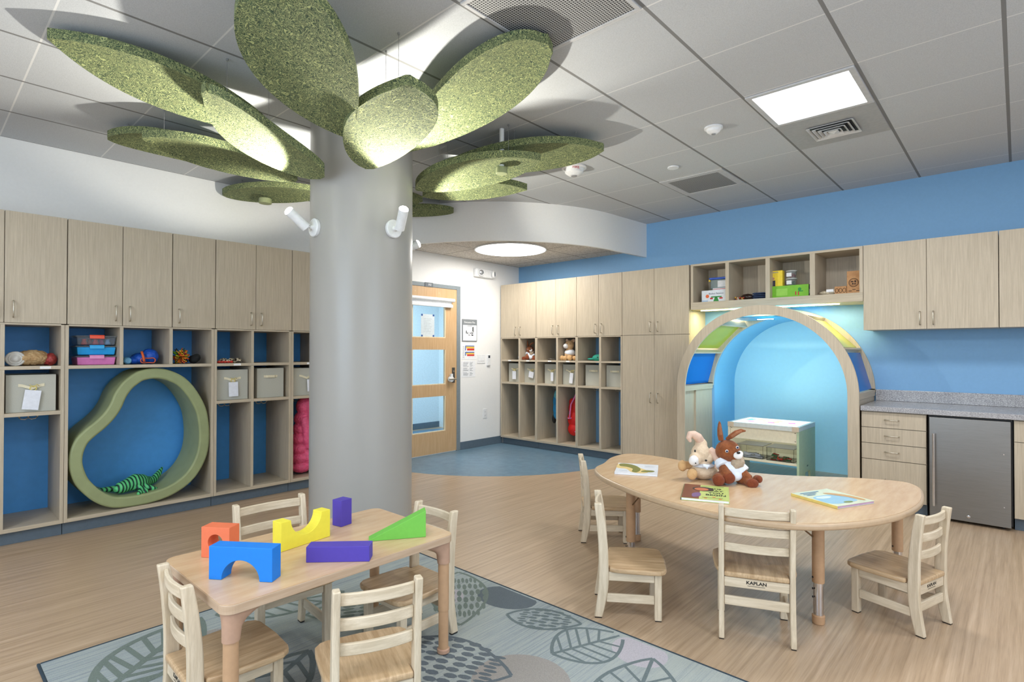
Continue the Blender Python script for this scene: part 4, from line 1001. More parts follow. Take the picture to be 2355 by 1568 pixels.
# pink coat
r = thing('pink_coat', 'quilted pink coat hanging in the locker beside the column', 'coat', (-5.19, 2.62, 0.12))
PK = plain('pink quilted nylon', rgb(222, 84, 126), 0.5, 0, 0.10, 25, 0.5)
parts = [('e', (0.0, 0.035, 0.655), (0.075, 0.085, 0.095)), ('e', (0.0, 0.015, 0.54), (0.08, 0.085, 0.075)), ('e', (0.0, 0.0, 0.44), (0.085, 0.082, 0.07)), ('e', (0.0, -0.015, 0.345), (0.09, 0.082, 0.066)),
         ('e', (0.0, -0.02, 0.25), (0.09, 0.080, 0.066)), ('e', (0.0, -0.015, 0.16), (0.09, 0.086, 0.064)), ('e', (0.0, 0.0, 0.075), (0.09, 0.098, 0.062)),
         ('t', [(0.05, 0.0, 0.55), (0.08, 0.01, 0.45), (0.085, 0.02, 0.34), (0.08, 0.03, 0.26)], [0.045, 0.042, 0.048, 0.036]), ('t', [(0.05, 0.01, 0.25), (0.07, 0.04, 0.16), (0.06, 0.07, 0.08)], [0.036, 0.044, 0.036])]
blob('coat_body', parts, PK, r, 0.007, 2, 0.014)
blob('orange_lining', [('t', [(-0.02, 0.11, 0.5), (-0.01, 0.12, 0.35), (-0.01, 0.11, 0.2)], [0.02, 0.028, 0.022])], plain('orange lining', rgb(214, 120, 50), 0.7), r, 0.007, 3)
blob('dark_red_sleeve', [('t', [(0.0, 0.07, 0.5), (0.02, 0.085, 0.35), (0.03, 0.1, 0.14)], [0.03, 0.03, 0.028])], plain('dark pink lining', rgb(158, 34, 66), 0.7), r, 0.007, 3)
blob('fur_trim', [('e', (0.06, 0.085, 0.045), (0.035, 0.035, 0.022))], plain('cream fur trim', rgb(222, 214, 196), 0.95, 0, 0.05, 150, 0.5), r, 0.006, 2, 0.006)

# ================================================================ PLUSH TOYS
def fur(name, c1, c2):
    t = NT(name); v = t.coord(); a = t.noise(v, 320, 3, 0.7); b_ = t.noise(v, 34, 4, 0.7)
    t.base(t.mix(0.5, t.ramp(a, [(0.35, c1), (0.65, c2)]), t.ramp(b_, [(0.35, c1), (0.65, c2)]))); t.set(Roughness=0.95, Sheen_Weight=0.15)
    t.bump(t.math('ADD', a, b_), 0.5, 0.003); return t.m
FBR = fur('brown plush fur', rgb(112, 58, 26), rgb(158, 92, 50)); FDB = fur('reddish brown plush', rgb(104, 44, 20), rgb(140, 70, 36))
FTN = fur('cream plush fur', rgb(216, 190, 158), rgb(236, 216, 190)); FTB = fur('tan plush paws', rgb(196, 152, 100), rgb(222, 184, 134))
FWH = fur('white plush', rgb(232, 230, 230), rgb(246, 246, 248)); FGR = fur('grey beige fluff', rgb(158, 140, 118), rgb(196, 180, 158)); FPK = fur('pale pink ear lining', rgb(218, 184, 164), rgb(234, 204, 186)); FEL = fur('brown ear lining', rgb(140, 88, 60), rgb(168, 112, 80))
TSH = plain('white tshirt cotton', rgb(226, 234, 246), 0.8, 0, 0.02, 90, 0.15)
K = 0.000321
def P(x, y, d=0.0): return ((x-1210)*K, -d, (1330-y)*K)     # local x right, -y towards the viewer, z up
def ptube(pts, rs): return ('t', [P(*p) for p in pts], [q*K for q in rs])
def pell(x, y, d, rx, rz, ry=None, rot=(0, 0, 0)): return ('e', P(x, y, d), (rx*K, (ry or rx)*K, rz*K), rot)
def rabbit(loc, rz, label, sc=1.0):
    r = thing('plush_rabbit', label, 'plush toy', loc, rz); r.scale = (sc, sc, sc)
    blob('body', [pell(1190, 1120, 0, 190, 190, 165), pell(1150, 780, 0.0, 215, 200, 190), pell(1250, 850, 0.02, 120, 110, 130), pell(1200, 960, 0, 120, 110, 120),
                  ptube([(1060, 1060, .02), (1050, 1130, .05), (1090, 1200, .075)], [85, 95, 105]), ptube([(1360, 1090, .02), (1420, 1190, .045), (1480, 1240, .06)], [75, 72, 70]),
                  ptube([(1050, 1250, .0), (950, 1250, .05), (910, 1245, .085)], [110, 105, 100]), ptube([(1330, 1270, .0), (1440, 1285, .05), (1480, 1290, .085)], [85, 85, 80]), pell(1610, 1245, .05, 70, 72, 90)], FBR, r, 0.004, 3, 0.004)
    for pw in (pell(1090, 1215, .085, 116, 104, 60), pell(905, 1248, .105, 106, 100, 50), pell(1475, 1285, .105, 108, 84, 50), pell(1620, 1232, .07, 62, 68, 60)): blob('paw', [pw], FDB, r, 0.004, 3)
    for pts, rs in (([(1035, 600, .0), (1020, 500, .0), (1010, 400, .0), (1008, 300, .0), (1005, 245, .0)], [46, 52, 44, 30, 10]), ([(1130, 575, .0), (1190, 510, .02), (1270, 440, .03), (1360, 400, .03), (1445, 405, .03)], [30, 46, 48, 36, 12])):
        e = blob('ear', [ptube(pts, rs)], FBR, r, 0.004, 3)
        blob('ear_lining', [('t', [(q[0], q[1]-0.009, q[2]) for q in [P(*p) for p in pts[1:4]]], [v*K*0.6 for v in rs[1:4]])], FEL, e, 0.0035, 2)
    blob('muzzle', [pell(1270, 828, .064, 82, 66, 46), pell(1312, 800, .058, 54, 58, 44)], FWH, r, 0.0035, 3)
    b = MB(); b.ell(P(1262, 768, .082), (0.011, 0.006, 0.007), u=14, v=8); b.build('nose', BLACK, r, smooth=True)
    for x, y, d in ((1085, 757, .058), (1272, 690, .052)):
        ey = MB().ell(P(x, y, d), (0.0088, 0.005, 0.0088), u=16, v=10).build('eye', WHITE_PL, r, smooth=True)
        MB().ell(P(x, y, d+.0035), (0.0062, 0.0036, 0.0062), u=14, v=8).build('iris', plain('dark blue iris', rgb(24, 40, 84), 0.15), ey, smooth=True)
    blob('chest_fluff', [pell(1290, 960, .040, 118, 112, 66), pell(1250, 1010, .045, 90, 70, 60), pell(1360, 910, .02, 50, 60, 50)], FGR, r, 0.004, 1, 0.010)
    blob('shirt', [pell(1190, 1110, .006, 206, 186, 184), ptube([(1010, 960, .0), (1045, 1040, .028)], [112, 118]), ptube([(1330, 1040, .01), (1420, 1130, .03)], [104, 102]), pell(1220, 1200, .026, 158, 110, 156)], TSH, r, 0.0045, 4)
    text('shirt_print', 'ZOO', 0.018, plain('faint blue print', rgb(120, 150, 210), 0.7), frame(P(1270, 1195, .072), (1, 0, 0.1), (0, 0.1, 1)), r) if False else None
    return r
def pale(loc, rz, label, sc=1.0):
    r = thing('plush_animal', label, 'plush toy', loc, rz); r.scale = (sc, sc, sc)
    blob('body', [pell(1230, 1185, 0, 262, 150, 200), pell(1180, 840, .02, 170, 170, 160), pell(1200, 700, .0, 110, 130, 110), pell(1070, 930, .05, 110, 120, 120), pell(1300, 920, .02, 120, 110, 120), pell(1210, 1040, .0, 170, 120, 150)], FTN, r, 0.004, 4, 0.004)
    blob('muzzle', [pell(1030, 950, .075, 88, 98, 70, (0, 0.5, 0)), pell(1060, 985, .066, 70, 66, 70)], FWH, r, 0.004, 3)
    for pts, rs in (([(1190, 640, .0), (1130, 550, .02), (1050, 500, .03), (980, 490, .04), (950, 560, .05), (990, 630, .05)], [80, 82, 76, 62, 48, 26]), ([(1340, 790, .01), (1420, 850, .03), (1470, 930, .05), (1475, 1000, .07), (1420, 1030, .09), (1400, 990, .09)], [78, 82, 78, 70, 56, 24])):
        blob('curled_horn', [ptube(pts, rs)], FPK, r, 0.004, 3)
    b = MB(); b.ell(P(1040, 765, .098), (0.005, 0.005, 0.008), u=10, v=8); b.ell(P(1215, 915, .125), (0.007, 0.006, 0.006), u=10, v=8); b.ell(P(1050, 985, .100), (0.004, 0.003, 0.004), u=8, v=6); b.build('eyes_and_nose', BLACK, r, smooth=True)
    blob('paw', [pell(995, 1195, .085, 95, 105, 60, (0, 0.2, 0)), ptube([(1080, 1200, .0), (1000, 1200, .06)], [90, 90])], FTB, r, 0.0045, 3); blob('paw', [pell(850, 1080, .03, 85, 105, 80), ptube([(1000, 1080, .0), (880, 1080, .02)], [70, 80])], FTB, r, 0.0045, 3)
    blob('scarf', [pell(1230, 1070, .014, 196, 52, 172), ptube([(1180, 1030, .085), (1300, 1050, .085), (1240, 1085, .09)], [34, 36, 26])], TSH, r, 0.004, 3)
    return r
rabbit((-1.235, 3.235, 0.567), 0.64, 'brown plush rabbit in a white shirt sitting on the curved table')
pale((-1.400, 3.210, 0.5605), 0.58, 'cream plush with curled horns leaning on the rabbit on the curved table')
rabbit((-5.055, 5.92, 1.2005), 0.35, 'small brown plush rabbit in the locker cubby by the door', 0.80)
# tan plush in the locker
r = thing('plush_animal', 'tan plush with white muzzle sitting in the locker cubby over a tagged bin', 'plush toy', (-4.375, 5.91, 1.2005), 0.3)
blob('body', [('e', (0, 0, 0.085), (0.07, 0.06, 0.085)), ('e', (0.0, -0.01, 0.205), (0.06, 0.055, 0.062)), ('e', (0.04, 0.0, 0.25), (0.02, 0.02, 0.03))], fur('light tan plush', rgb(204, 166, 122), rgb(226, 192, 150)), r, 0.0045, 4)
blob('muzzle', [('e', (-0.035, -0.05, 0.19), (0.036, 0.036, 0.034))], FWH, r, 0.004, 3)
blob('shirt', [('e', (0.005, 0, 0.10), (0.074, 0.064, 0.055))], TSH, r, 0.0045, 3)
for pw in (('e', (-0.085, -0.055, 0.032), (0.035, 0.03, 0.034)), ('e', (-0.035, -0.085, 0.03), (0.032, 0.026, 0.032)), ('e', (0.03, -0.085, 0.036), (0.036, 0.028, 0.036)), ('e', (0.085, -0.05, 0.03), (0.035, 0.03, 0.03))): blob('paw', [pw], FTB, r, 0.004, 3)
b = MB(); b.ell((-0.012, -0.064, 0.222), (0.004, 0.004, 0.005), u=8, v=6); b.ell((0.028, -0.058, 0.218), (0.004, 0.004, 0.005), u=8, v=6); b.build('eyes', BLACK, r, smooth=True)
for s_ in (-1, 1): MB().ell((0.045*s_+0.01, 0.0, 0.262), (0.02, 0.010, 0.024), (0, 0.4*s_, 0), 14, 10).build('ear', FPK, r, smooth=True)
o = blob('blue_pouch', [('e', (0, 0, 0.035), (0.02, 0.035, 0.035))], plain('blue white cloth', rgb(120, 150, 200), 0.7), None, 0.005, 3); o.location = (-5.215, 5.87, 1.2005); tag(o, 'small blue and white pouch beside the locker rabbit', 'pouch')
# teal cap
r = thing('teal_cap', 'teal animal-face cap lying in the locker near the tall cupboard', 'cap', (-3.955, 5.93, 1.2005), 0.2)
TEAL = plain('teal fabric', rgb(34, 150, 130), 0.7, 0, 0.08, 60, 0.2)
blob('crown', [('e', (0.02, 0, 0.035), (0.085, 0.07, 0.05)), ('e', (-0.075, -0.02, 0.022), (0.05, 0.035, 0.014))], TEAL, r, 0.0045, 3)
blob('grey_trim', [('e', (0.055, 0.02, 0.055), (0.06, 0.05, 0.042))], plain('pale grey fabric', rgb(186, 196, 190), 0.8), r, 0.0045, 3)
b = MB(); b.ell((0.03, -0.066, 0.045), (0.008, 0.005, 0.008), u=10, v=8); b.build('eye_badge', BLACK, r, smooth=True)
b = MB(); b.tube([(-4.66+0.05*math.cos(a), 5.88+0.03*math.sin(a), 1.206+0.012*abs(math.sin(a))) for a in [2*PI*i/20 for i in range(20)]], 0.004, 6, closed=True)
b.tube([(-4.71, 5.88, 1.206), (-4.67, 5.86, 1.225), (-4.62, 5.88, 1.208)], 0.004, 6)
o = b.build('glasses_cord', plain('dark cord', rgb(96, 90, 84), 0.5), smooth=True); tag(o, 'small dark looped cord on the otherwise empty locker shelf', 'cord')
# red backpack and blue jacket
r = thing('red_backpack', 'red backpack with pink straps hanging in a blue-wall locker', 'backpack', (-4.36, 5.99, 0.20), 0.1)
RED = plain('red nylon', rgb(220, 24, 22), 0.5, 0, 0.06, 30, 0.3); PKS = plain('pink webbing', rgb(238, 130, 190), 0.6)
blob('pack_body', [('e', (0, 0, 0.09), (0.088, 0.07, 0.09)), ('e', (0, 0, 0.22), (0.092, 0.066, 0.12)), ('e', (0.0, 0.01, 0.36), (0.088, 0.055, 0.12)), ('e', (-0.02, 0.0, 0.45), (0.055, 0.04, 0.05)), ('e', (0.03, 0.01, 0.50), (0.035, 0.03, 0.05))], RED, r, 0.008, 3)
b = MB(); b.tube([(0.05, 0.0, 0.60), (0.035, -0.045, 0.52), (-0.01, -0.066, 0.42), (-0.02, -0.075, 0.30), (-0.02, -0.078, 0.24)], 0.010, 8)
b.tube([(-0.092, -0.01, 0.235), (-0.05, -0.062, 0.232), (0.0, -0.072, 0.24)], 0.008, 8); b.tube([(0.05, -0.06, 0.06), (0.07, -0.06, 0.09), (0.08, -0.05, 0.05), (0.09, -0.04, -0.06)], 0.009, 8); b.tube([(0.05, 0.0, 0.60), (0.06, -0.03, 0.5), (0.07, -0.05, 0.35)], 0.009, 8)
b.build('straps', PKS, r, smooth=True)
r = thing('blue_jacket', 'narrow blue and teal jacket hanging in a blue-wall locker', 'jacket', (-4.66, 6.0, 0.34), 0)
blob('jacket_body', [('e', (0.0, 0, 0.30), (0.045, 0.06, 0.12)), ('e', (0.01, 0, 0.20), (0.06, 0.06, 0.12)), ('e', (0.01, 0, 0.12), (0.055, 0.05, 0.07))], plain('bright blue jersey', rgb(30, 134, 190), 0.7, 0, 0.08, 20, 0.2), r, 0.007, 3)
blob('teal_shoulder', [('e', (0.01, 0, 0.37), (0.042, 0.055, 0.09))], plain('light teal jersey', rgb(92, 176, 190), 0.7), r, 0.007, 3)
blob('dark_cuff', [('e', (-0.035, -0.01, 0.06), (0.03, 0.03, 0.065))], BLACK, r, 0.006, 3)

# ================================================================ THINGS ON THE SHELF OVER THE ARCH
ZB = 1.8525
def tex_box(name, label, x0, x1, y0, y1, z0, z1, m, cat='box'):
    r = thing(name, label, cat, ((x0+x1)/2, (y0+y1)/2, z0))
    MB().box(-(x1-x0)/2, (x1-x0)/2, -(y1-y0)/2, (y1-y0)/2, 0.0, z1-z0).build('carton', m, r, bevel=0.0015)
    return r
def onface(r, nm, m, x0, x1, z0, z1, hd, t_=0.0006): return MB().box(x0, x1, -hd-t_, -hd-0.0001, z0, z1).build(nm, m, r)
CARDW = plain('white carton', rgb(224, 230, 238), 0.6)
FX = ((1, 0, 0), (0, 0, 1))
r = tex_box('game_box', 'white game box with orange badge and green scale picture, over the arch', -2.540, -2.262, 5.83, 6.05, ZB, ZB+0.125, CARDW)
text('title', 'Bucket Balance', 0.026, plain('navy print', rgb(40, 54, 90), 0.6), frame((0.02, -0.1105, 0.088), *FX), r)
hd = 0.11
o = MB().lathe([(0.019, 0), (0.019, 0.0006)], (-0.075, -0.1101, 0.062), 24, Matrix.Rotation(PI/2, 3, 'X')).build('orange_badge', plain('orange print', rgb(232, 110, 60), 0.6), r)
b = MB(); b.prism([(-0.03, 0.005), (0.03, 0.005), (0.012, 0.05), (-0.012, 0.05)], (0.02, -0.1101, 0), (1, 0, 0), (0, 0, 1), (0, -1, 0), 0.0005); b.box(-0.035, 0.08, -0.1106, -0.1101, 0.046, 0.058); b.build('green_balance_picture', plain('green print', rgb(40, 140, 60), 0.6), r)
b = MB(); b.box(-0.045, -0.015, -0.1106, -0.1101, 0.028, 0.045); b.box(0.055, 0.09, -0.1106, -0.1101, 0.028, 0.045); b.build('red_bucket_picture', plain('red print 2', rgb(190, 50, 50), 0.6), r)
onface(r, 'blue_band', plain('pale blue print', rgb(170, 200, 230), 0.6), -0.135, -0.07, 0.006, 0.018, hd)
r = tex_box('flat_carton', 'thin white and red carton lying on the white game box', -2.43, -2.262, 5.86, 6.04, ZB+0.1255, ZB+0.148, CARDW)
onface(r, 'red_stripe', plain('red print 3', rgb(200, 70, 60), 0.6), -0.08, 0.08, 0.008, 0.014, 0.09)
r = thing('lidded_tub', 'clear tub with blue lid on top of the cartons over the arch', 'plastic tub', (-2.38, 5.98, ZB+0.1485))
MB().box(-0.10, 0.10, -0.06, 0.06, 0, 0.10).build('tub_body', clear_mat('milky plastic', rgb(196, 214, 216), 0.6, 0.2), r, bevel=0.01, seg=3)
MB().box(-0.112, 0.112, -0.07, 0.07, 0.1005, 0.122).build('lid', plain('royal blue plastic', rgb(24, 84, 200), 0.35), r, bevel=0.006)
MB().box(-0.02, 0.09, -0.0612, -0.0602, 0.015, 0.085).build('label', PAPER, r)
b = MB(); b.box(-0.114, -0.10, -0.072, -0.05, 0.08, 0.10); b.build('clip', plain('yellow clip', rgb(236, 200, 40), 0.4), r)
# treasures bag
r = thing('jewel_pile', 'shiny dark bag of bead jewellery in the second shelf compartment', 'jewellery bag', (-2.11, 5.93, ZB))
blob('dark_pouch', [('e', (0.02, 0, 0.035), (0.07, 0.05, 0.036))], plain('dark shiny film', rgb(46, 30, 26), 0.2), r, 0.005, 3, 0.006)
for i, c in enumerate((rgb(220, 210, 190), rgb(190, 60, 40), rgb(210, 160, 60), rgb(90, 60, 50))):
    b = MB()
    for k in range(9): b.ell((random.uniform(-0.10, 0.02), random.uniform(-0.05, -0.01), random.uniform(0.010, 0.035)), (0.010, 0.010, 0.009), u=8, v=6)
    b.build('beads', plain('bead %d' % i, c, 0.25), r, smooth=True)
for i in range(4):
    o = blob('folded_cloth', [('e', (0, 0, 0.010), (0.085-0.004*i, 0.06, 0.010)), ('e', (-0.04, -0.01, 0.010), (0.045, 0.05, 0.010))], plain('slate blue cloth', rgb(58, 78, 116), 0.8, 0, 0.1, 50, 0.3), None, 0.0045, 2)
    o.location = (-1.955+0.004*(i % 2), 5.93, ZB+0.0185*i); tag(o, ['lowest', 'second lowest', 'second highest', 'topmost'][i]+' of the folded slate blue cloths in the second shelf compartment', 'folded cloth', 'folded blue cloths over the arch')
# third compartment
NAVY = plain('navy carton', rgb(22, 34, 70), 0.5)
r = thing('green_box', 'green and navy science kit box in the third shelf compartment', 'box', (-1.655, 5.93, ZB))
b = MB(); b.box(-0.17, 0.17, -0.085, 0.085, 0, 0.118); b.build('carton', plain('lime carton', rgb(120, 190, 40), 0.5), r, bevel=0.0015)
MB().box(0.1702, 0.1708, -0.084, 0.084, 0.001, 0.117).build('navy_end', NAVY, r)
MB().box(0.088, 0.17, -0.0857, -0.0852, 0.001, 0.117).build('navy_corner', NAVY, r) if False else None
onface(r, 'pale_print', plain('pale lime print', rgb(150, 208, 84), 0.6), -0.125, -0.02, 0.02, 0.09, 0.085)
b = MB(); b.lathe([(0.016, 0), (0.016, 0.0006)], (0.09, -0.0852, 0.075), 20, Matrix.Rotation(PI/2, 3, 'X')); b.box(0.075, 0.12, -0.0858, -0.0852, 0.05, 0.06); b.build('green_toy_picture', MATS['green print'], r)
b = MB(); b.box(0.05, 0.06, -0.0858, -0.0852, 0.02, 0.055); b.box(0.075, 0.085, -0.0858, -0.0852, 0.015, 0.05); b.build('red_figure_picture', MATS['red print 2'], r)
b = MB()
for i, y in enumerate((-0.06, -0.02, 0.02, 0.055)): b.box(0.1709, 0.1714, y-0.012, y+0.012, 0.03, 0.07+0.01*(i % 2))
b.build('pale_icons', CARDW, r)
r = tex_box('yellow_box', 'small yellow kit box standing on the green box', -1.835, -1.725, 5.86, 5.93, ZB+0.1185, ZB+0.275, plain('yellow carton', rgb(240, 210, 50), 0.5))
text('title', 'Nature', 0.021, plain('blue title print', rgb(40, 90, 170), 0.6), frame((-0.014, -0.0355, 0.14), *FX), r)
text('title_line', 'Bug', 0.024, plain('blue title print', rgb(40, 90, 170), 0.6), frame((-0.02, -0.0355, 0.116), *FX), r) if False else None
o = onface(r, 'dark_figure_picture', plain('dark figure print', rgb(50, 48, 60), 0.6), -0.053, -0.012, 0.002, 0.06, 0.035); MB().lathe([(0.014, 0), (0.014, 0.0006)], (-0.033, -0.0352, 0.078), 18, Matrix.Rotation(PI/2, 3, 'X')).build('face_picture', plain('skin print', rgb(190, 140, 110), 0.6), r)
for i, (zz_, lab, c) in enumerate(((ZB+0.1185, 'lower of two small clear tubs beside the yellow box', rgb(40, 110, 60)), (ZB+0.195, 'upper of two small clear tubs beside the yellow box', rgb(150, 50, 50)))):
    r = thing('clear_tub', lab, 'plastic tub', (-1.660, 5.93, zz_), 0, 'small clear tubs over the arch')
    MB().lathe([(0.040, 0), (0.046, 0.064)], seg=32).build('tub_body', CLR, r, smooth=True, auto=0.6)
    MB().lathe([(0.052, 0.0645), (0.053, 0.074), (0.044, 0.0755)], seg=32).build('lid', clear_mat('frosted lid', rgb(236, 238, 240), 0.4, 0.3), r, smooth=True, auto=0.6)
    b = MB()
    for k in range(14):
        a = random.uniform(0, 2*PI); q = random.uniform(0, 0.03); b.ell((q*math.cos(a), q*math.sin(a), random.uniform(0.010, 0.045)), (0.010, 0.010, 0.008), u=8, v=6)
    b.build('contents', plain('tub fill %d' % i, c, 0.6), r, smooth=True)
    MB().box(-0.035, 0.012, -0.0475, -0.0465, 0.014, 0.052).build('label', PAPER, r)
# fourth compartment
r = thing('bead_bag', 'plastic bag of pale shells in the right-hand shelf compartment', 'plastic bag', (-1.33, 5.88, ZB))
blob('bag', [('e', (0, 0, 0.022), (0.075, 0.05, 0.022)), ('e', (0.05, 0.01, 0.028), (0.05, 0.045, 0.026))], plain('crinkled clear bag with shells', rgb(206, 194, 170), 0.25, 0, 0.25, 60, 0.8), r, 0.0045, 2, 0.008)
MB().box(0.0, 0.06, -0.054, -0.052, 0.026, 0.05).build('label', PAPER, r)
KR = wood('printed kraft card', rgb(176, 128, 84), rgb(192, 146, 100), (5, 5, 5), 6, 0.7, 'Object'); KRD = plain('brown print', rgb(70, 48, 34), 0.7)
r = tex_box('kraft_box', 'low kraft cardboard box with dark printed leaves in the right shelf compartment', -1.262, -1.165, 5.83, 6.02, ZB, ZB+0.072, KR)
b = MB()
for i in range(3): b.tube([(-0.03+0.03*i+0.012*math.cos(a), -0.0955, 0.034+0.02*math.sin(a)) for a in [2*PI*k/14 for k in range(14)]], 0.002, 4, closed=True)
b.build('leaf_print', KRD, r)
r = tex_box('kraft_box', 'taller kraft cardboard box with a round printed logo, against the right shelf side', -1.162, -1.053, 5.83, 6.00, ZB, ZB+0.205, KR)
b = MB(); b.tube([(0.0+0.038*math.cos(a), -0.0855, 0.098+0.038*math.sin(a)) for a in [2*PI*k/28 for k in range(28)]], 0.0022, 4, closed=True)
b.tube([(0.0+0.031*math.cos(a), -0.0855, 0.098+0.031*math.sin(a)) for a in [2*PI*k/28 for k in range(28)]], 0.0012, 4, closed=True)
for (x, z, a, c) in ((-0.012, 0.108, 0.010, 0.006), (0.012, 0.108, 0.007, 0.010), (-0.008, 0.088, 0.006, 0.008), (0.010, 0.086, 0.009, 0.005)): b.box(x-a, x+a, -0.086, -0.0851, z-c, z+c)
for i in range(3): b.box(-0.04+0.03*i, -0.015+0.03*i, -0.0858, -0.0851, 0.02+0.012*(i % 2), 0.026+0.012*(i % 2))
b.build('round_logo_print', KRD, r)

# ================================================================ RUG
def rug_base():
    t = NT('striped blue rug pile'); v = t.coord((48, 1.0, 1), 'World'); a = t.noise(v, 1.6, 5, 0.75)
    c = t.ramp(a, [(0.32, rgb(110, 120, 130)), (0.45, rgb(138, 149, 155)), (0.58, rgb(162, 169, 166)), (0.72, rgb(122, 138, 154))])
    v2 = t.coord((1, 1, 1), 'World'); big = t.noise(v2, 1.1, 2)
    c = t.mix(t.ramp(big, [(0.42, (0, 0, 0, 1)), (0.62, (0.3, 0.3, 0.3, 1))]), c, rgb(170, 174, 160))
    sp = t.noise(v2, 420, 2, 0.7); c = t.mix(0.22, c, t.ramp(sp, [(0.3, rgb(96, 112, 120)), (0.7, rgb(206, 214, 216))]))
    t.base(c); t.set(Roughness=0.95); t.bump(sp, 0.5, 0.003); return t.m
def rug_col(name, c):
    t = NT(name); v = t.coord((1, 1, 1), 'World'); sp = t.noise(v, 420, 2, 0.7)
    lo = tuple(x*0.72 for x in c[:3])+(1,); hi = tuple(min(1, x*1.2) for x in c[:3])+(1,)
    t.base(t.ramp(sp, [(0.3, lo), (0.7, hi)])); t.set(Roughness=0.95); t.bump(sp, 0.5, 0.003); return t.m
RX0, RX1, RY0, RY1 = -3.028, -0.28, 0.39, 2.256
rug = thing('patterned_rug', 'blue and grey area rug with leaf pattern under the rectangular table', 'rug')
RM = [rug_base(), rug_col('rug dark green grey', rgb(104, 117, 120)), rug_col('rug tan', rgb(152, 148, 144)), rug_col('rug pinkish', rgb(178, 174, 182)), rug_col('rug slate', rgb(96, 106, 114)), rug_col('rug sage', rgb(112, 125, 119))]
b = MB(); b.box(RX0, RX1, RY0, RY1, 0.0005, 0.010)
def inside(p): return RX0+0.012 < p[0] < RX1-0.012 and RY0+0.012 < p[1] < RY1-0.012
lay = [0.0102]
def clipc(p): return (min(max(p[0], RX0+0.012), RX1-0.012), min(max(p[1], RY0+0.012), RY1-0.012))
def patch(pts, mi):
    b.mi = mi; pts = [clipc(p) for p in pts]; q = []
    for p in pts:
        if not q or (abs(p[0]-q[-1][0])+abs(p[1]-q[-1][1])) > 1e-5: q.append(p)
    if len(q) > 2 and (abs(q[0][0]-q[-1][0])+abs(q[0][1]-q[-1][1])) < 1e-5: q.pop()
    if len(q) < 3: return
    vs = [b.bm.verts.new((p[0], p[1], lay[0])) for p in q]
    f = b.bm.faces.new(vs); b._tag([f])
    f.normal_update()
    if f.normal.z < 0: f.normal_flip()
def ribbon(pts, w, mi):
    pts = [Vector(p) for p in pts]; b.mi = mi; prev = None
    for i, p in enumerate(pts):
        t_ = (pts[min(i+1, len(pts)-1)]-pts[max(i-1, 0)]).normalized(); n = Vector((-t_.y, t_.x))*w/2
        cur = (p+n, p-n)
        if prev and inside(p) and inside(pts[i-1]):
            patch([tuple(prev[0]), tuple(cur[0]), tuple(cur[1]), tuple(prev[1])], mi)
        prev = cur
    lay[0] += 0.000004
def ellp(c, rx, ry, a=0, n=28): return [(c[0]+rx*math.cos(t_)*math.cos(a)-ry*math.sin(t_)*math.sin(a), c[1]+rx*math.cos(t_)*math.sin(a)+ry*math.sin(t_)*math.cos(a)) for t_ in [2*PI*i/n for i in range(n)]]
def leafpts(A_, B_, w, n=16):
    A_, B_ = Vector(A_), Vector(B_); d = (B_-A_); nn = Vector((-d.y, d.x)).normalized()*w
    f = lambda s: math.sin(PI*s)**0.8*(1.15-0.3*s) if 0 < s < 1 else 0
    return [A_+d*(i/n)+nn*f(i/n) for i in range(n+1)], [A_+d*(i/n)-nn*f(i/n) for i in range(n+1)]
def veined(A_, B_, w, mi=1, lw=0.016, k=6):
    u, l = leafpts(A_, B_, w); ribbon(u, lw, mi); ribbon(l, lw, mi); lay[0] += 0.00002
    A_, B_ = Vector(A_), Vector(B_); ribbon([A_+(B_-A_)*i/10 for i in range(11)], lw, mi); lay[0] += 0.00002
    for i in range(1, k+1):
        s = i/(k+1); p = A_+(B_-A_)*s*0.9; j = min(16, int(16*min(1, s+0.16)))
        for side in (u, l): ribbon([p+(side[j]-p)*q/5 for q in range(6)], lw*0.75, mi)
    lay[0] += 0.00002
def checked(A_, B_, w, mi=1, k=9, m=4):
    A_, B_ = Vector(A_), Vector(B_); d = B_-A_; nn = Vector((-d.y, d.x)).normalized()
    for i in range(k):
        s = (i+0.5)/k; ww = w*math.sin(PI*s)**0.7
        if ww < 0.35*w: continue
        for j in range(-m, m+1):
            p = A_+d*s+nn*ww*(j/m)*0.92+d.normalized()*(0.012*((j+i) % 2))
            patch(ellp(p, d.length/k*0.44, ww/m*0.36, math.atan2(d.y, d.x), 8), mi)
    lay[0] += 0.00002
    u, l = leafpts(A_, B_, w); ribbon(u, 0.016, mi); ribbon(l, 0.016, mi); lay[0] += 0.00002
patch(ellp((-2.02, 2.17), 0.17, 0.125, 0.2), 4); lay[0] += .00002
patch(ellp((-1.23, 2.17), 0.13, 0.11, -0.3), 3); lay[0] += .00002
patch(ellp((-1.47, 1.66), 0.20, 0.19, 0.3), 2); lay[0] += .00002
patch(ellp((-2.30, 1.95), 0.13, 0.10, 0.3), 3); lay[0] += .00002
patch(ellp((-2.62, 0.95), 0.20, 0.16, 0.3), 2); lay[0] += .00002
checked((-1.89, 2.03), (-1.56, 2.20), 0.10, 1, 7, 3)
veined((-1.50, 1.90), (-1.36, 2.245), 0.15, 1)
checked((-2.10, 1.42), (-1.52, 1.66), 0.19, 4, 9, 4)
checked((-2.46, 2.22), (-1.98, 1.80), 0.15, 5, 8, 4)
veined((-1.0, 1.62), (-1.16, 2.16), 0.17, 1)
veined((-2.58, 0.50), (-2.98, 0.98), 0.17, 5, 0.03, 8)
veined((-2.95, 1.05), (-2.72, 1.62), 0.14, 5, 0.02, 6)
veined((-2.30, 1.20), (-1.95, 0.55), 0.16, 1, 0.024, 7)
checked((-2.62, 1.35), (-2.30, 1.9), 0.13, 5, 8, 3)
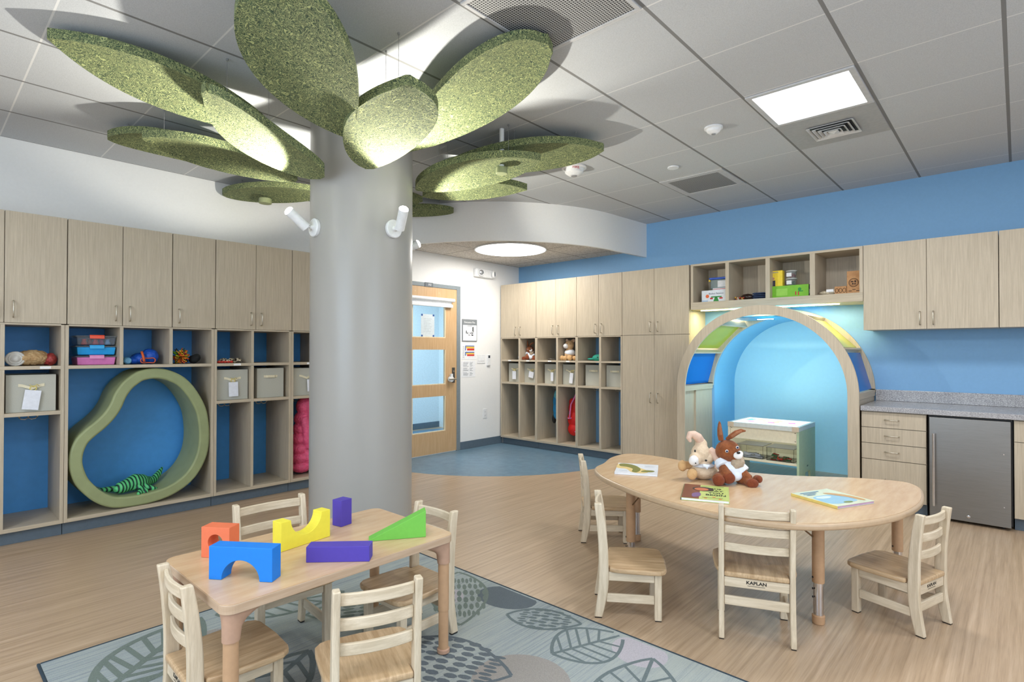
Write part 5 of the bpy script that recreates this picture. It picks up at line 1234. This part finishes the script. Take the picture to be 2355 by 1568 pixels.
veined((-0.95, 0.9), (-0.5, 1.5), 0.18, 1); checked((-1.5, 0.6), (-1.1, 1.2), 0.16, 1, 8, 3); veined((-0.75, 1.7), (-0.45, 2.15), 0.14, 5)
b.build('pile', RM, rug)
b = MB(); w_ = 0.011
for (x0, x1, y0, y1) in ((RX0-w_, RX1+w_, RY0-w_, RY0-0.0003), (RX0-w_, RX1+w_, RY1+0.0003, RY1+w_), (RX0-w_, RX0-0.0003, RY0, RY1), (RX1+0.0003, RX1+w_, RY0, RY1)): b.box(x0, x1, y0, y1, 0.0005, 0.0115)
b.build('binding', plain('dark navy binding', rgb(44, 60, 72), 0.9), rug, bevel=0.003)
RZ = 0.0125

# ================================================================ CHAIRS
def pointpoly(front, back): return front + back[::-1]
def make_chair(h, label, group, logo=True):
    """h seat height; local +y forward, origin between the rear feet"""
    big = h > 0.28
    ow = 0.323 if big else 0.285          # outer width over the rear posts
    dz = h-0.254; k = 1.0
    r = thing('wooden_chair', label, 'chair', (0, 0, 0), 0, group)
    F = [(0.0396, 0.004), (0.068, 0.144+dz*0.6), (0.070, 0.254+dz), (0.066, 0.36+dz), (0.052, 0.48+dz), (0.036, 0.565+dz)]
    Bk = [(0.0, 0.004), (0.020, 0.144+dz*0.6), (0.022, 0.254+dz), (0.020, 0.36+dz), (0.010, 0.48+dz), (-0.001, 0.565+dz)]
    Fc = catmull(F, 4, False); Bc = catmull(Bk, 4, False)
    pt = 0.024
    for s in (-1, 1):
        x0 = s*ow/2 - (pt if s > 0 else 0)
        b = MB(); k_ = len(Fc); V = {}
        for i in range(k_):
            for sd, c in ((0, Fc[i]), (1, Bc[i])):
                for e in (0, 1): V[i, sd, e] = b.bm.verts.new((x0+e*pt, c[0], c[1]))
        for i in range(k_-1):
            b.bm.faces.new((V[i,0,0], V[i,0,1], V[i+1,0,1], V[i+1,0,0])); b.bm.faces.new((V[i,1,1], V[i,1,0], V[i+1,1,0], V[i+1,1,1]))
            b.bm.faces.new((V[i,1,0], V[i,0,0], V[i+1,0,0], V[i+1,1,0])); b.bm.faces.new((V[i,0,1], V[i,1,1], V[i+1,1,1], V[i+1,0,1]))
        b.bm.faces.new((V[0,0,0], V[0,1,0], V[0,1,1], V[0,0,1])); b.bm.faces.new((V[k_-1,0,0], V[k_-1,0,1], V[k_-1,1,1], V[k_-1,1,0]))
        o = b.build('back_leg', CH_W, r, smooth=True, bevel=0.005, seg=3, auto=0.7)
        MB().box(x0+0.002, x0+pt-0.002, 0.003, 0.037, 0, 0.004).build('leg_glide', BLACK, o)
    iw = ow/2-pt
    # slats, bowed backwards
    for zc in (0.530, 0.447, 0.365):
        z = zc+dz; n = 10; b = MB(); V = []
        yc = 0.045 if zc < 0.4 else (0.038 if zc < 0.5 else 0.026)
        for i in range(n+1):
            u = 2*i/n-1; y = yc - 0.016*(1-u*u)
            V.append([b.bm.verts.new((u*(iw-0.0003), y+a, z+c)) for a, c in ((-0.007, -0.019), (0.007, -0.019), (0.007, 0.019), (-0.007, 0.019))])
        for A_, B_ in zip(V, V[1:]):
            for j in range(4): b.bm.faces.new((A_[j], A_[(j+1) % 4], B_[(j+1) % 4], B_[j]))
        b.bm.faces.new(V[0][::-1]); b.bm.faces.new(V[-1])
        b.build('back_slat', CH_X, r, smooth=True, bevel=0.003, auto=0.7)
    # seat
    sw = ow/2+0.022; y1 = 0.352; y0 = 0.022
    pts = [(-iw+0.001, y0), (iw-0.001, y0), (iw-0.001, 0.074), (ow/2+0.006, 0.076), (ow/2+0.016, 0.12), (sw, 0.20), (sw+0.003, 0.27), (sw, 0.318), (sw-0.018, 0.343), (sw-0.045, y1), (0, y1+0.006)]
    pts = pts + [(-p[0], p[1]) for p in pts[::-1][1:-2]]
    b = MB(); b.prism(pts, (0, 0, h-0.024), (1, 0, 0), (0, 1, 0), (0, 0, 1), 0.024)
    b.build('seat', CH_S, r, bevel=0.008, seg=3)
    lw = 0.034
    for s in (-1, 1):
        x0 = s*ow/2 - (lw if s > 0 else 0)
        o = MB().box(x0, x0+lw, 0.292, 0.292+lw, 0.004, h-0.0245).build('front_leg', CH_W, r, bevel=0.004, seg=2)
        MB().box(x0+0.002, x0+lw-0.002, 0.294, 0.290+lw, 0, 0.004).build('leg_glide', BLACK, o)
        xs_ = s*(ow/2-0.020) - (0.009 if s > 0 else -0.0)
        xa = s*(ow/2-0.006)-(0.014 if s > 0 else 0)
        MB().box(xa, xa+0.014, 0.071, 0.2915, h-0.068, h-0.0245).build('side_apron', CH_Y, r, bevel=0.002)
        MB().box(xa, xa+0.014, 0.060, 0.2915, 0.080, 0.122).build('side_stretcher', CH_Y, r, bevel=0.003)
    MB().box(-ow/2+lw+0.0005, ow/2-lw-0.0005, 0.300, 0.314, h-0.068, h-0.0245).build('front_apron', CH_X, r, bevel=0.002)
    MB().box(-iw+0.0005, iw-0.0005, 0.030, 0.044, h-0.070, h-0.026).build('rear_apron', CH_X, r, bevel=0.002)
    zr = 0.105 if not big else 0.150
    MB().box(-iw+0.0005, iw-0.0005, 0.030, 0.044, zr, zr+0.042).build('rear_stretcher', CH_X, r, bevel=0.003)
    if logo:
        M = frame((0.0, 0.0297, h-0.043), (1, 0, 0), (0, 0, 1))
        text('maker_lettering', 'KAPLAN', 0.020, BLACK, M, r, 0.0003, sx=1.15, bold=0.0006)
        MB().box(-0.038, 0.036, 0.0292, 0.0297, h-0.0575, h-0.0558).build('maker_underline', BLACK, r)
    return r
GC = 'small wooden chairs around the two tables'
c10 = make_chair(0.254, 'low wooden chair in profile at the left front of the curved table', GC)
c12 = make_chair(0.305, 'taller wooden chair seen from behind, centred in front of the curved table', GC)
c10n = make_chair(0.254, 'nearest wooden chair at lower left, at the short end of the rectangular table', GC)
def rz_of(fx, fy): return math.atan2(fy, fx) - PI/2
def place(c, x, y, f, z=0.0): c.location = (x, y, z); c.rotation_euler = (0, 0, rz_of(*f))
place(c10, -1.640, 2.430, (0.83, 0.56))
place(c12, -0.876, 2.593, (-0.39, 0.92))
dup(c10, (-0.284, 3.296, 0), rz_of(-0.954, 0.30), 'low wooden chair at the right end of the curved table, back towards the fridge')
dup(c10, (-2.325, 3.255, 0), rz_of(0.77, 0.63), 'farthest wooden chair, behind the left end of the curved table')
place(c10n, -2.080, 0.590, (0.03, 1), RZ)
dup(c10n, (-1.500, 1.020, RZ), rz_of(-0.92, 0.384), 'wooden chair in the bottom centre with its slatted back to the camera')
dup(c12, (-2.605, 1.155, RZ), rz_of(0.997, -0.07), 'wooden chair on the far long side of the rectangular table, before the column')
dup(c10n, (-2.075, 1.745, RZ), rz_of(0.0, -1), 'wooden chair at the right short end of the rectangular table')

# ================================================================ TABLES
def rrect(x0, x1, y0, y1, r_, n=8):
    out = []
    for cx, cy, a0 in ((x1-r_, y1-r_, 0), (x0+r_, y1-r_, PI/2), (x0+r_, y0+r_, PI), (x1-r_, y0+r_, 1.5*PI)):
        out += [(cx+r_*math.cos(a0+PI/2*i/n), cy+r_*math.sin(a0+PI/2*i/n)) for i in range(n+1)]
    return out
TZ = 0.52+0.006
tb = thing('rectangular_table', 'low rectangular maple table carrying foam blocks on the rug', 'table', (-2.116, 1.145, RZ))
hx, hy = 0.299, 0.477; top = TZ-RZ
b = MB(); b.prism(rrect(-hx+0.0015, hx-0.0015, -hy+0.0015, hy-0.0015, 0.040), (0, 0, top-0.0012), (1, 0, 0), (0, 1, 0), (0, 0, 1), 0.0012); b.build('tabletop', TOP_M, tb)
b = MB(); b.prism(rrect(-hx, hx, -hy, hy, 0.042), (0, 0, top-0.032), (1, 0, 0), (0, 1, 0), (0, 0, 1), 0.0306); b.build('table_edge', TOP_E, tb, bevel=0.002)
PLB = plain('tan moulded plastic', rgb(180, 146, 124), 0.5)
for sx in (-1, 1):
    for sy in (-1, 1):
        x, y = sx*(hx-0.036), sy*(hy-0.036)
        leg = MB().cyl((x, y, 0.022), (x, y, top-0.09), 0.0215, seg=28)
        leg.cyl((x, y, 0.185), (x, y, top-0.09), 0.0235, seg=28)
        lo = leg.build('leg', LEG_P, tb, smooth=True, auto=0.6)
        MB().lathe([(0.022, 0.0), (0.027, 0.004), (0.027, 0.018), (0.02, 0.022)], (x, y, 0), 28).build('foot_glide', PLB, lo, smooth=True, auto=0.5)
        b = MB()   # flared corner bracket
        n = 24; prof = [(top-0.125, 0.0), (top-0.085, 0.06), (top-0.065, 0.22), (top-0.050, 0.5), (top-0.0325, 1.0)]
        rings = []
        for z, s_ in prof:
            ring = []
            for j in range(n):
                a = 2*PI*j/n; cx_, cy_ = math.cos(a), math.sin(a)
                r0 = 0.027; px_, py_ = x+r0*cx_, y+r0*cy_
                ex = 0.105*max(0, -sx*cx_)**2*s_; ey = 0.105*max(0, -sy*cy_)**2*s_
                ring.append(b.bm.verts.new((px_-sx*ex, py_-sy*ey, z)))
            rings.append(ring)
        for A_, B_ in zip(rings, rings[1:]):
            for j in range(n): b.bm.faces.new((A_[j], A_[(j+1) % n], B_[(j+1) % n], B_[j]))
        b.bm.faces.new(rings[0][::-1]); b.bm.faces.new(rings[-1])
        b.build('corner_bracket', PLB, tb, smooth=True, auto=0.7)
# curved table
KP = [(-2.10,3.22),(-2.06,3.06),(-1.95,2.92),(-1.765,2.79),(-1.43,2.64),(-1.06,2.575),(-.76,2.64),(-.56,2.83),(-.42,3.12),(-.365,3.45),(-.39,3.76),(-.44,3.90),(-.53,3.95),(-.76,3.86),(-1.117,3.64),(-1.47,3.59),(-1.83,3.68),(-2.08,3.68),(-2.17,3.60),(-2.17,3.42)]
kc = catmull(KP, 5)
KT = 0.56
kt = thing('curved_table', 'kidney-shaped maple table with three books and two plush toys on it', 'table', (-1.25, 3.2, 0))
off = Vector((-1.25, 3.2))
kl = [(p[0]-off.x, p[1]-off.y) for p in kc]
ar = sum(kl[i][0]*kl[(i+1) % len(kl)][1]-kl[(i+1) % len(kl)][0]*kl[i][1] for i in range(len(kl)))
inner = inset(kl, -0.012 if ar > 0 else 0.012)
b = MB(); b.prism(inner, (0, 0, KT-0.0008), (1, 0, 0), (0, 1, 0), (0, 0, 1), 0.0012); b.build('tabletop', TOP_M, kt)
b = MB(); b.prism(kl, (0, 0, KT-0.032), (1, 0, 0), (0, 1, 0), (0, 0, 1), 0.031); b.build('table_edge', plain('cream tan edge band', rgb(190, 164, 134), 0.3), kt, smooth=True, bevel=0.011, seg=4, auto=0.6)
for i, (x, y) in enumerate(((-0.726, 3.002), (-0.511, 3.918-0.14), (-1.70, 2.90), (-1.98, 3.46))):
    x -= off.x; y -= off.y
    lo = MB().cyl((x, y, 0.20), (x, y, KT-0.034), 0.0275, seg=28).build('leg', LEG_P, kt, smooth=True, auto=0.6)
    MB().cyl((x, y, 0.03), (x, y, 0.20), 0.0225, seg=28).build('chrome_tube', CHROME, lo, smooth=True, auto=0.6)
    MB().lathe([(0.024, 0.0), (0.028, 0.005), (0.029, 0.04), (0.024, 0.045)], (x, y, 0), 28).build('foot', LEG_P, lo, smooth=True, auto=0.5)
    b = MB(); q = Vector((-x, -y+0.0, 0)).normalized(); t_ = Vector((-q.y, q.x, 0))
    for d in (q*0.4+t_, q*0.4-t_):
        d.normalize(); b.cyl(Vector((x, y, 0.42))+d*0.027, Vector((x, y, KT-0.034))+d*0.16, 0.004, seg=8)
    b.build('brace', plain('brass brown rod', rgb(120, 96, 70), 0.4, 0.5), lo)
    b = MB()
    for z in (0.225, 0.17, 0.13): b.cyl((x-0.0265*0.7, y-0.0265*0.7, z), (x-0.0265*0.78, y-0.0265*0.78, z), 0.005, seg=10)
    b.build('height_screws', BLACK, lo)

# ================================================================ FOAM BLOCKS
def foam(name, c): return plain(name, c, 0.6, 0, 0.02, 50, 0.05)
BZ = TZ + 0.0005
def rotz(d): return math.atan2(d[1], d[0])
# blue arch
def local(p0, p1): return Vector((p0[0], p0[1], BZ)), rotz((p1[0]-p0[0], p1[1]-p0[1]))
def arch_pts(w, h, r_, down=True, n=20):
    c = w/2
    if down: return [(0, 0), (c-r_, 0)] + [(c-r_*math.cos(a), r_*math.sin(a)) for a in [PI*i/n for i in range(1, n)]] + [(c+r_, 0), (w, 0), (w, h), (0, h)]
    return [(0, 0), (w, 0), (w, h), (c+r_, h)] + [(c+r_*math.cos(a), h-r_*math.sin(a)) for a in [PI*i/n for i in range(1, n)]] + [(c-r_, h), (0, h)]
def block(label, pts, col, o, ang, dep, nm='foam_block'):
    b = MB(); b.prism(pts, (0, 0, 0), (1, 0, 0), (0, 0, 1), (0, 1, 0), dep)
    x = b.build(nm, col, bevel=0.0015); x.location = o; x.rotation_euler = (0, 0, ang); tag(x, label, 'toy block', 'foam building blocks on the rectangular table'); return x
GRP = None
block('blue foam arch block at the left front of the table', arch_pts(0.233, 0.115, 0.070), foam('blue foam', rgb(10, 124, 222)), (-2.082, 0.716, BZ), rotz((0.189, 0.137)), 0.057)
block('yellow foam block with a half-round scoop, standing in the table middle', arch_pts(0.233, 0.115, 0.072, False), foam('yellow foam', rgb(236, 224, 70)), (-2.150, 1.003, BZ), rotz((-0.034, 0.230)), 0.057)
# orange block with a round hole
a0 = rotz((0.101, 0.070)); n = 32
b = MB(); w = 0.117; hc = (w/2, w/2); hr = 0.031
sq = []
for i in range(n):
    t_ = 2*PI*i/n+PI/4; c_, s_ = math.cos(t_), math.sin(t_); m_ = max(abs(c_), abs(s_)); sq.append((hc[0]+c_/m_*w/2, hc[1]+s_/m_*w/2))
ci = [(hc[0]+hr*math.cos(2*PI*i/n+PI/4), hc[1]+hr*math.sin(2*PI*i/n+PI/4)) for i in range(n)]
b.ring(sq, ci, (0, 0, 0), (1, 0, 0), (0, 0, 1), (0, 1, 0), 0.062)
o = b.build('foam_block', foam('orange foam', rgb(226, 116, 78)), bevel=0.0012); o.location = (-2.325, 0.772, BZ); o.rotation_euler = (0, 0, a0); tag(o, 'square orange foam block with a round hole, behind the blue arch', 'toy block', 'foam building blocks on the rectangular table')
block('long purple foam brick lying flat near the table front edge', [(0, 0), (0.235, 0), (0.235, 0.058), (0, 0.058)], foam('purple foam', rgb(78, 62, 170)), (-1.977, 1.018, BZ), rotz((0.168, 0.170)), 0.062)
block('short purple foam block standing upright at the table back', [(0, 0), (0.058, 0), (0.058, 0.117), (0, 0.117)], MATS['purple foam'], (-2.315, 1.318, BZ), rotz((0.066, 0.013)), 0.062)
block('bright green foam wedge at the right end of the table', [(0, 0), (0.236, 0), (0.236, 0.112), (0.0, 0.004)], foam('green foam', rgb(112, 190, 76)), (-2.003, 1.307, BZ), rotz((0.130, 0.199)), 0.058)

# ================================================================ BOOKS
def book(label, p0, ang, w, h, t_, cover, spine_m, z, deco, pagecol=PAPER):
    r = thing('picture_book', label, 'book', (p0[0], p0[1], z), ang)
    b = MB(); b.box(0.0, w-0.003, 0.003, h-0.003, 0.0018, t_-0.0018); b.build('pages', pagecol, r)
    b = MB(); b.box(-0.001, w, 0, h, t_-0.0017, t_); b.box(-0.001, w, 0, h, 0, 0.0017); b.build('cover', cover, r, bevel=0.0006)
    MB().box(-0.003, -0.0011, 0, h, 0, t_).build('spine', spine_m, r)
    deco(r, t_+0.0001); return r
def flat(r, nm, pts, m, z, t_=0.0003):
    b = MB(); b.prism(pts, (0, 0, z), (1, 0, 0), (0, 1, 0), (0, 0, 1), t_); return b.build(nm, m, r)
def rc(x0, x1, y0, y1): return [(x0, y0), (x1, y0), (x1, y1), (x0, y1)]
KZ = KT+0.0008
def d1(r, z):
    g = plain('olive map print', rgb(128, 128, 62), 0.6); y_ = plain('sand print', rgb(226, 200, 136), 0.6)
    flat(r, 'sand_picture', catmull([(0.0, 0.14), (0.06, 0.12), (0.10, 0.03), (0.17, 0.015), (0.20, 0.08), (0.12, 0.20), (0.04, 0.27), (0.0, 0.26)], 4), y_, z)
    flat(r, 'green_picture', catmull([(0.015, 0.20), (0.06, 0.18), (0.10, 0.13), (0.10, 0.05), (0.13, 0.03), (0.15, 0.12), (0.12, 0.22), (0.06, 0.28), (0.01, 0.27)], 4), g, z+0.0004)
    flat(r, 'green_island', catmull([(0.16, 0.05), (0.22, 0.06), (0.235, 0.10), (0.19, 0.11), (0.16, 0.085)], 4), g, z+0.0004)
    b = MB()
    for i in range(4): b.box(0.17, 0.235-0.01*(i % 2), 0.20+i*0.015, 0.203+i*0.015, z, z+0.0003)
    for i in range(3): b.box(0.02, 0.07, 0.05+i*0.015, 0.053+i*0.015, z, z+0.0003)
    b.build('faint_text_lines', plain('faint print', rgb(190, 196, 206), 0.6), r)
book('thin white picture book with a green map drawing, farthest left on the curved table', (-1.849, 2.965), rotz((0.228, 0.114)), 0.255, 0.30, 0.012, plain('white cover', rgb(226, 230, 238), 0.4), PAPER, KZ, d1)
def d2(r, z):
    flat(r, 'brown_panel', rc(0.0, 0.085, 0.0, 0.308), plain('brown cover print', rgb(120, 66, 46), 0.4), z)
    flat(r, 'dark_hair_picture', ellp((0.10, 0.215), 0.055, 0.048), plain('dark hair print', rgb(48, 34, 34), 0.4), z+0.0004)
    flat(r, 'face_picture', ellp((0.092, 0.207), 0.036, 0.032), plain('face print', rgb(196, 108, 70), 0.4), z+0.0008)
    flat(r, 'purple_shirt_picture', catmull([(0.055, 0.03), (0.09, 0.06), (0.085, 0.13), (0.05, 0.10)], 4), plain('purple print', rgb(120, 90, 140), 0.4), z+0.0004)
    INK2 = plain('title ink', rgb(34, 54, 40), 0.4)
    for i, w_ in enumerate(('THE', 'DAY', 'YOU', 'BEGIN')):
        text('title_line', w_, 0.042 if i else 0.034, INK2, frame((0.165, 0.235-i*0.046, z+0.0003), (1, 0, 0), (0, 1, 0)), r, 0.0002, sx=0.85, bold=0.0012)
    b = MB(); b.box(0.09, 0.205, 0.28, 0.288, z, z+0.0003); b.box(0.10, 0.20, 0.035, 0.042, z, z+0.0003); b.build('author_lines', plain('author print', rgb(120, 140, 70), 0.5), r)
    b = MB()
    for x, y in ((0.11, 0.02), (0.15, 0.05), (0.18, 0.018)): b.box(x, x+0.014, y, y+0.012, z, z+0.0003)
    b.build('orange_flowers_picture', plain('orange flower print', rgb(214, 100, 50), 0.5), r)
book('green and brown picture book with dark title lettering near the table front', (-1.279, 2.682), rotz((0.212, 0.085)), 0.230, 0.308, 0.014, plain('light green cover', rgb(190, 206, 120), 0.35), plain('dark green spine', rgb(40, 70, 56), 0.4), KZ, d2)
def d3(r, z):
    flat(r, 'sea_picture', catmull([(0.015, 0.04), (0.14, 0.03), (0.20, 0.05), (0.19, 0.15), (0.10, 0.17), (0.02, 0.15)], 4), plain('sea print', rgb(140, 186, 214), 0.35), z)
    flat(r, 'pale_cloud_picture', ellp((0.08, 0.14), 0.05, 0.02), plain('cloud print', rgb(206, 222, 226), 0.35), z+0.0004)
    flat(r, 'brown_creature_picture', catmull([(0.15, 0.20), (0.19, 0.19), (0.235, 0.12), (0.24, 0.04), (0.22, 0.03), (0.20, 0.10), (0.17, 0.15)], 4), plain('ochre print', rgb(196, 150, 94), 0.35), z+0.0008)
    flat(r, 'green_island_picture', ellp((0.12, 0.035), 0.03, 0.012), plain('moss print', rgb(120, 140, 80), 0.35), z+0.0008)
    b = MB()
    for i, (x0, x1) in enumerate(((0.03, 0.16), (0.03, 0.12), (0.03, 0.09))): b.box(x0, x1, 0.232-i*0.02, 0.240-i*0.02, z+0.0012, z+0.0015)
    b.build('title_bars', plain('slate title print', rgb(90, 130, 170), 0.4), r)
book('blue and yellow picture book lying alone at the right of the curved table', (-0.648, 3.036), rotz((0.113, 0.238)), 0.262, 0.265, 0.014, plain('pale blue yellow cover', rgb(206, 214, 190), 0.35), plain('yellow spine', rgb(226, 206, 120), 0.4), KZ, d3, plain('purplish page edge', rgb(190, 160, 190), 0.6))

# ================================================================ LIGHT TABLE IN THE NICHE
LTX0, LTX1, LTY0, LTY1, LTZ = -2.216, -1.543, 5.715, 6.29, 0.60
cx_, cy_ = (LTX0+LTX1)/2, (LTY0+LTY1)/2; hx, hy = (LTX1-LTX0)/2, (LTY1-LTY0)/2
lt = thing('light_table', 'small lit play table with two clear bins, standing inside the blue niche', 'light table', (cx_, cy_, 0))
CRM = plain('cream laminate', rgb(226, 216, 190), 0.45); GRL = plain('pale green laminate', rgb(176, 194, 160), 0.45)
FRM = plain('pale aluminium frame', rgb(206, 208, 204), 0.35)
b = MB()
for (x0, x1, y0, y1) in ((-hx, hx, -hy, -hy+0.03), (-hx, hx, hy-0.03, hy), (-hx, -hx+0.03, -hy+0.03, hy-0.03), (hx-0.03, hx, -hy+0.03, hy-0.03)): b.box(x0, x1, y0, y1, LTZ-0.045, LTZ)
b.build('top_frame', FRM, lt, bevel=0.002)
b = MB()
for sx in (-1, 1):
    x = sx*hx; b.box(min(x, x-sx*0.06)-(0.0008 if sx < 0 else 0), max(x, x-sx*0.06)+(0.0008 if sx > 0 else 0), -hy-0.0015, -hy-0.0001, LTZ-0.046, LTZ+0.001)
b.build('corner_trim', plain('tan corner trim', rgb(204, 184, 160), 0.5), lt)
MB().box(-hx+0.031, hx-0.031, -hy+0.031, hy-0.031, LTZ-0.010, LTZ-0.003).build('lit_screen', emit('lit table screen', (0.93, 1, 0.98, 1), 1.0), lt)
area('light_table_glow', (cx_, cy_, LTZ+0.012), 0.5, 4.5, (0.66, 1.0, 0.94), (PI, 0, 0), 0.45)
MB().box(-hx+0.022, hx-0.022, -hy+0.012, -hy+0.030, 0.44, LTZ-0.0455).build('front_panel', CRM, lt, bevel=0.001)
for sx in (-1, 1):
    x0 = sx*hx-(0.02 if sx > 0 else 0)
    b = MB(); y_ = hy-0.005
    pts = [(-y_, 0.0), (-y_+0.14, 0.0), (-y_+0.16, 0.12), (0.06, 0.15), (0.10, 0.0), (y_, 0.0), (y_, LTZ-0.0455), (-y_, LTZ-0.0455)]
    pts = [(-y_, 0.001), (-0.10, 0.001), (-0.07, 0.14), (0.09, 0.14), (0.12, 0.001), (y_, 0.001), (y_, LTZ-0.0455), (-y_, LTZ-0.0455)]
    b.prism(pts, (x0, 0, 0), (0, 1, 0), (0, 0, 1), (1, 0, 0), 0.02)
    b.build('side_panel', GRL if sx > 0 else CRM, lt, bevel=0.001)
MB().box(-hx+0.0205, hx-0.0205, -hy+0.02, hy-0.02, 0.225, 0.245).build('shelf', CRM, lt, bevel=0.001)
MB().box(-hx+0.0205, hx-0.0205, hy-0.03, hy-0.02, 0.246, 0.5).build('back_panel', CRM, lt)
b = MB()
for x in (-hx+0.035, hx-0.035):
    for z in (0.54, 0.46): b.cyl((x, -hy+0.0119, z), (x, -hy+0.010, z), 0.004, seg=10)
b.build('screws', BLACK, lt)
MB().box(hx+0.0001, hx+0.001, -0.02, 0.02, 0.19, 0.205).build('maker_badge', plain('dark green badge', rgb(80, 100, 84), 0.5), lt)
for i, (dx, c, lab) in enumerate(((-0.135, rgb(196, 200, 206), 'left clear lidded bin of pale pieces on the light table shelf'), (0.150, rgb(190, 60, 40), 'right clear lidded bin with red and green pieces on the light table shelf'))):
    r = thing('clear_bin', lab, 'storage bin', (cx_+dx, cy_-0.10, 0.2455), 0, 'clear bins on the light table shelf')
    b = MB(); t_ = 0.003; w_, d_, h_ = 0.125, 0.13, 0.125
    b.box(-w_, w_, -d_, -d_+t_, 0, h_); b.box(-w_, w_, d_-t_, d_, 0, h_); b.box(-w_, -w_+t_, -d_+t_, d_-t_, 0, h_); b.box(w_-t_, w_, -d_+t_, d_-t_, 0, h_); b.box(-w_+t_, w_-t_, -d_+t_, d_-t_, 0, t_)
    b.build('bin_body', clear_mat('clear acrylic bin', rgb(244, 246, 246), 1.0, 0.03), r)
    b = MB(); b.box(-w_-0.004, w_+0.004, -d_-0.004, d_+0.004, h_+0.0005, h_+0.006); b.build('lid', plain('smoky grey lid', rgb(118, 114, 108), 0.3), r, bevel=0.001)
    for j, cc in enumerate((c, rgb(60, 120, 70) if i else rgb(214, 216, 220))):
        b = MB()
        for k in range(12): b.cbox((random.uniform(-0.08, 0.08), random.uniform(-0.11, -0.02), 0.012+0.011*(k % 3)), (0.05, 0.028, 0.010), Matrix.Rotation(random.uniform(-0.3, 0.3), 4, 'Y'))
        b.build('loose_pieces', plain('piece %d%d' % (i, j), cc, 0.4), r)
tl = [(-0.15, -0.08, rgb(240, 120, 200)), (0.02, -0.13+0.06, rgb(238, 110, 190)), (0.17, 0.0, rgb(236, 90, 180)), (-0.02, -0.14, rgb(245, 200, 160)), (-0.12, 0.10, rgb(240, 235, 150)), (0.05, 0.08, rgb(240, 232, 140)), (-0.20, 0.03, rgb(120, 210, 220)), (-0.19, 0.09, rgb(130, 200, 225)), (0.12, 0.12, rgb(245, 214, 170)), (-0.05, 0.02, rgb(226, 238, 150)), (0.04, 0.0, rgb(232, 226, 120))]
for i, (x, y, c) in enumerate(tl):
    nm = 'glowing tile %d' % i
    m = emit(nm, c, 0.75)  # tile glows by itself in place of screen light coming up through it
    o = MB().box(-0.032, 0.032, -0.022, 0.022, 0, 0.004).build('colour_tile', m, bevel=0.001)
    o.location = (cx_+x*1.15, cy_+y*1.15, LTZ-0.0025); o.rotation_euler = (0, 0, 0.5*math.sin(7*i))
    tag(o, ['pink tile near the left front corner of the lit table', 'pink tile in the front middle of the lit table', 'pink tile near the right side of the lit table', 'pale peach tile at the front edge of the lit table', 'pale yellow tile at the back left of the lit table', 'pale yellow tile at the back middle of the lit table', 'turquoise tile at the left of the lit table', 'small blue tile at the back left corner of the lit table', 'peach tile at the back right of the lit table', 'lime tile in the middle of the lit table', 'yellow tile right of the middle of the lit table'][i], 'tile', 'coloured tiles on the lit table')
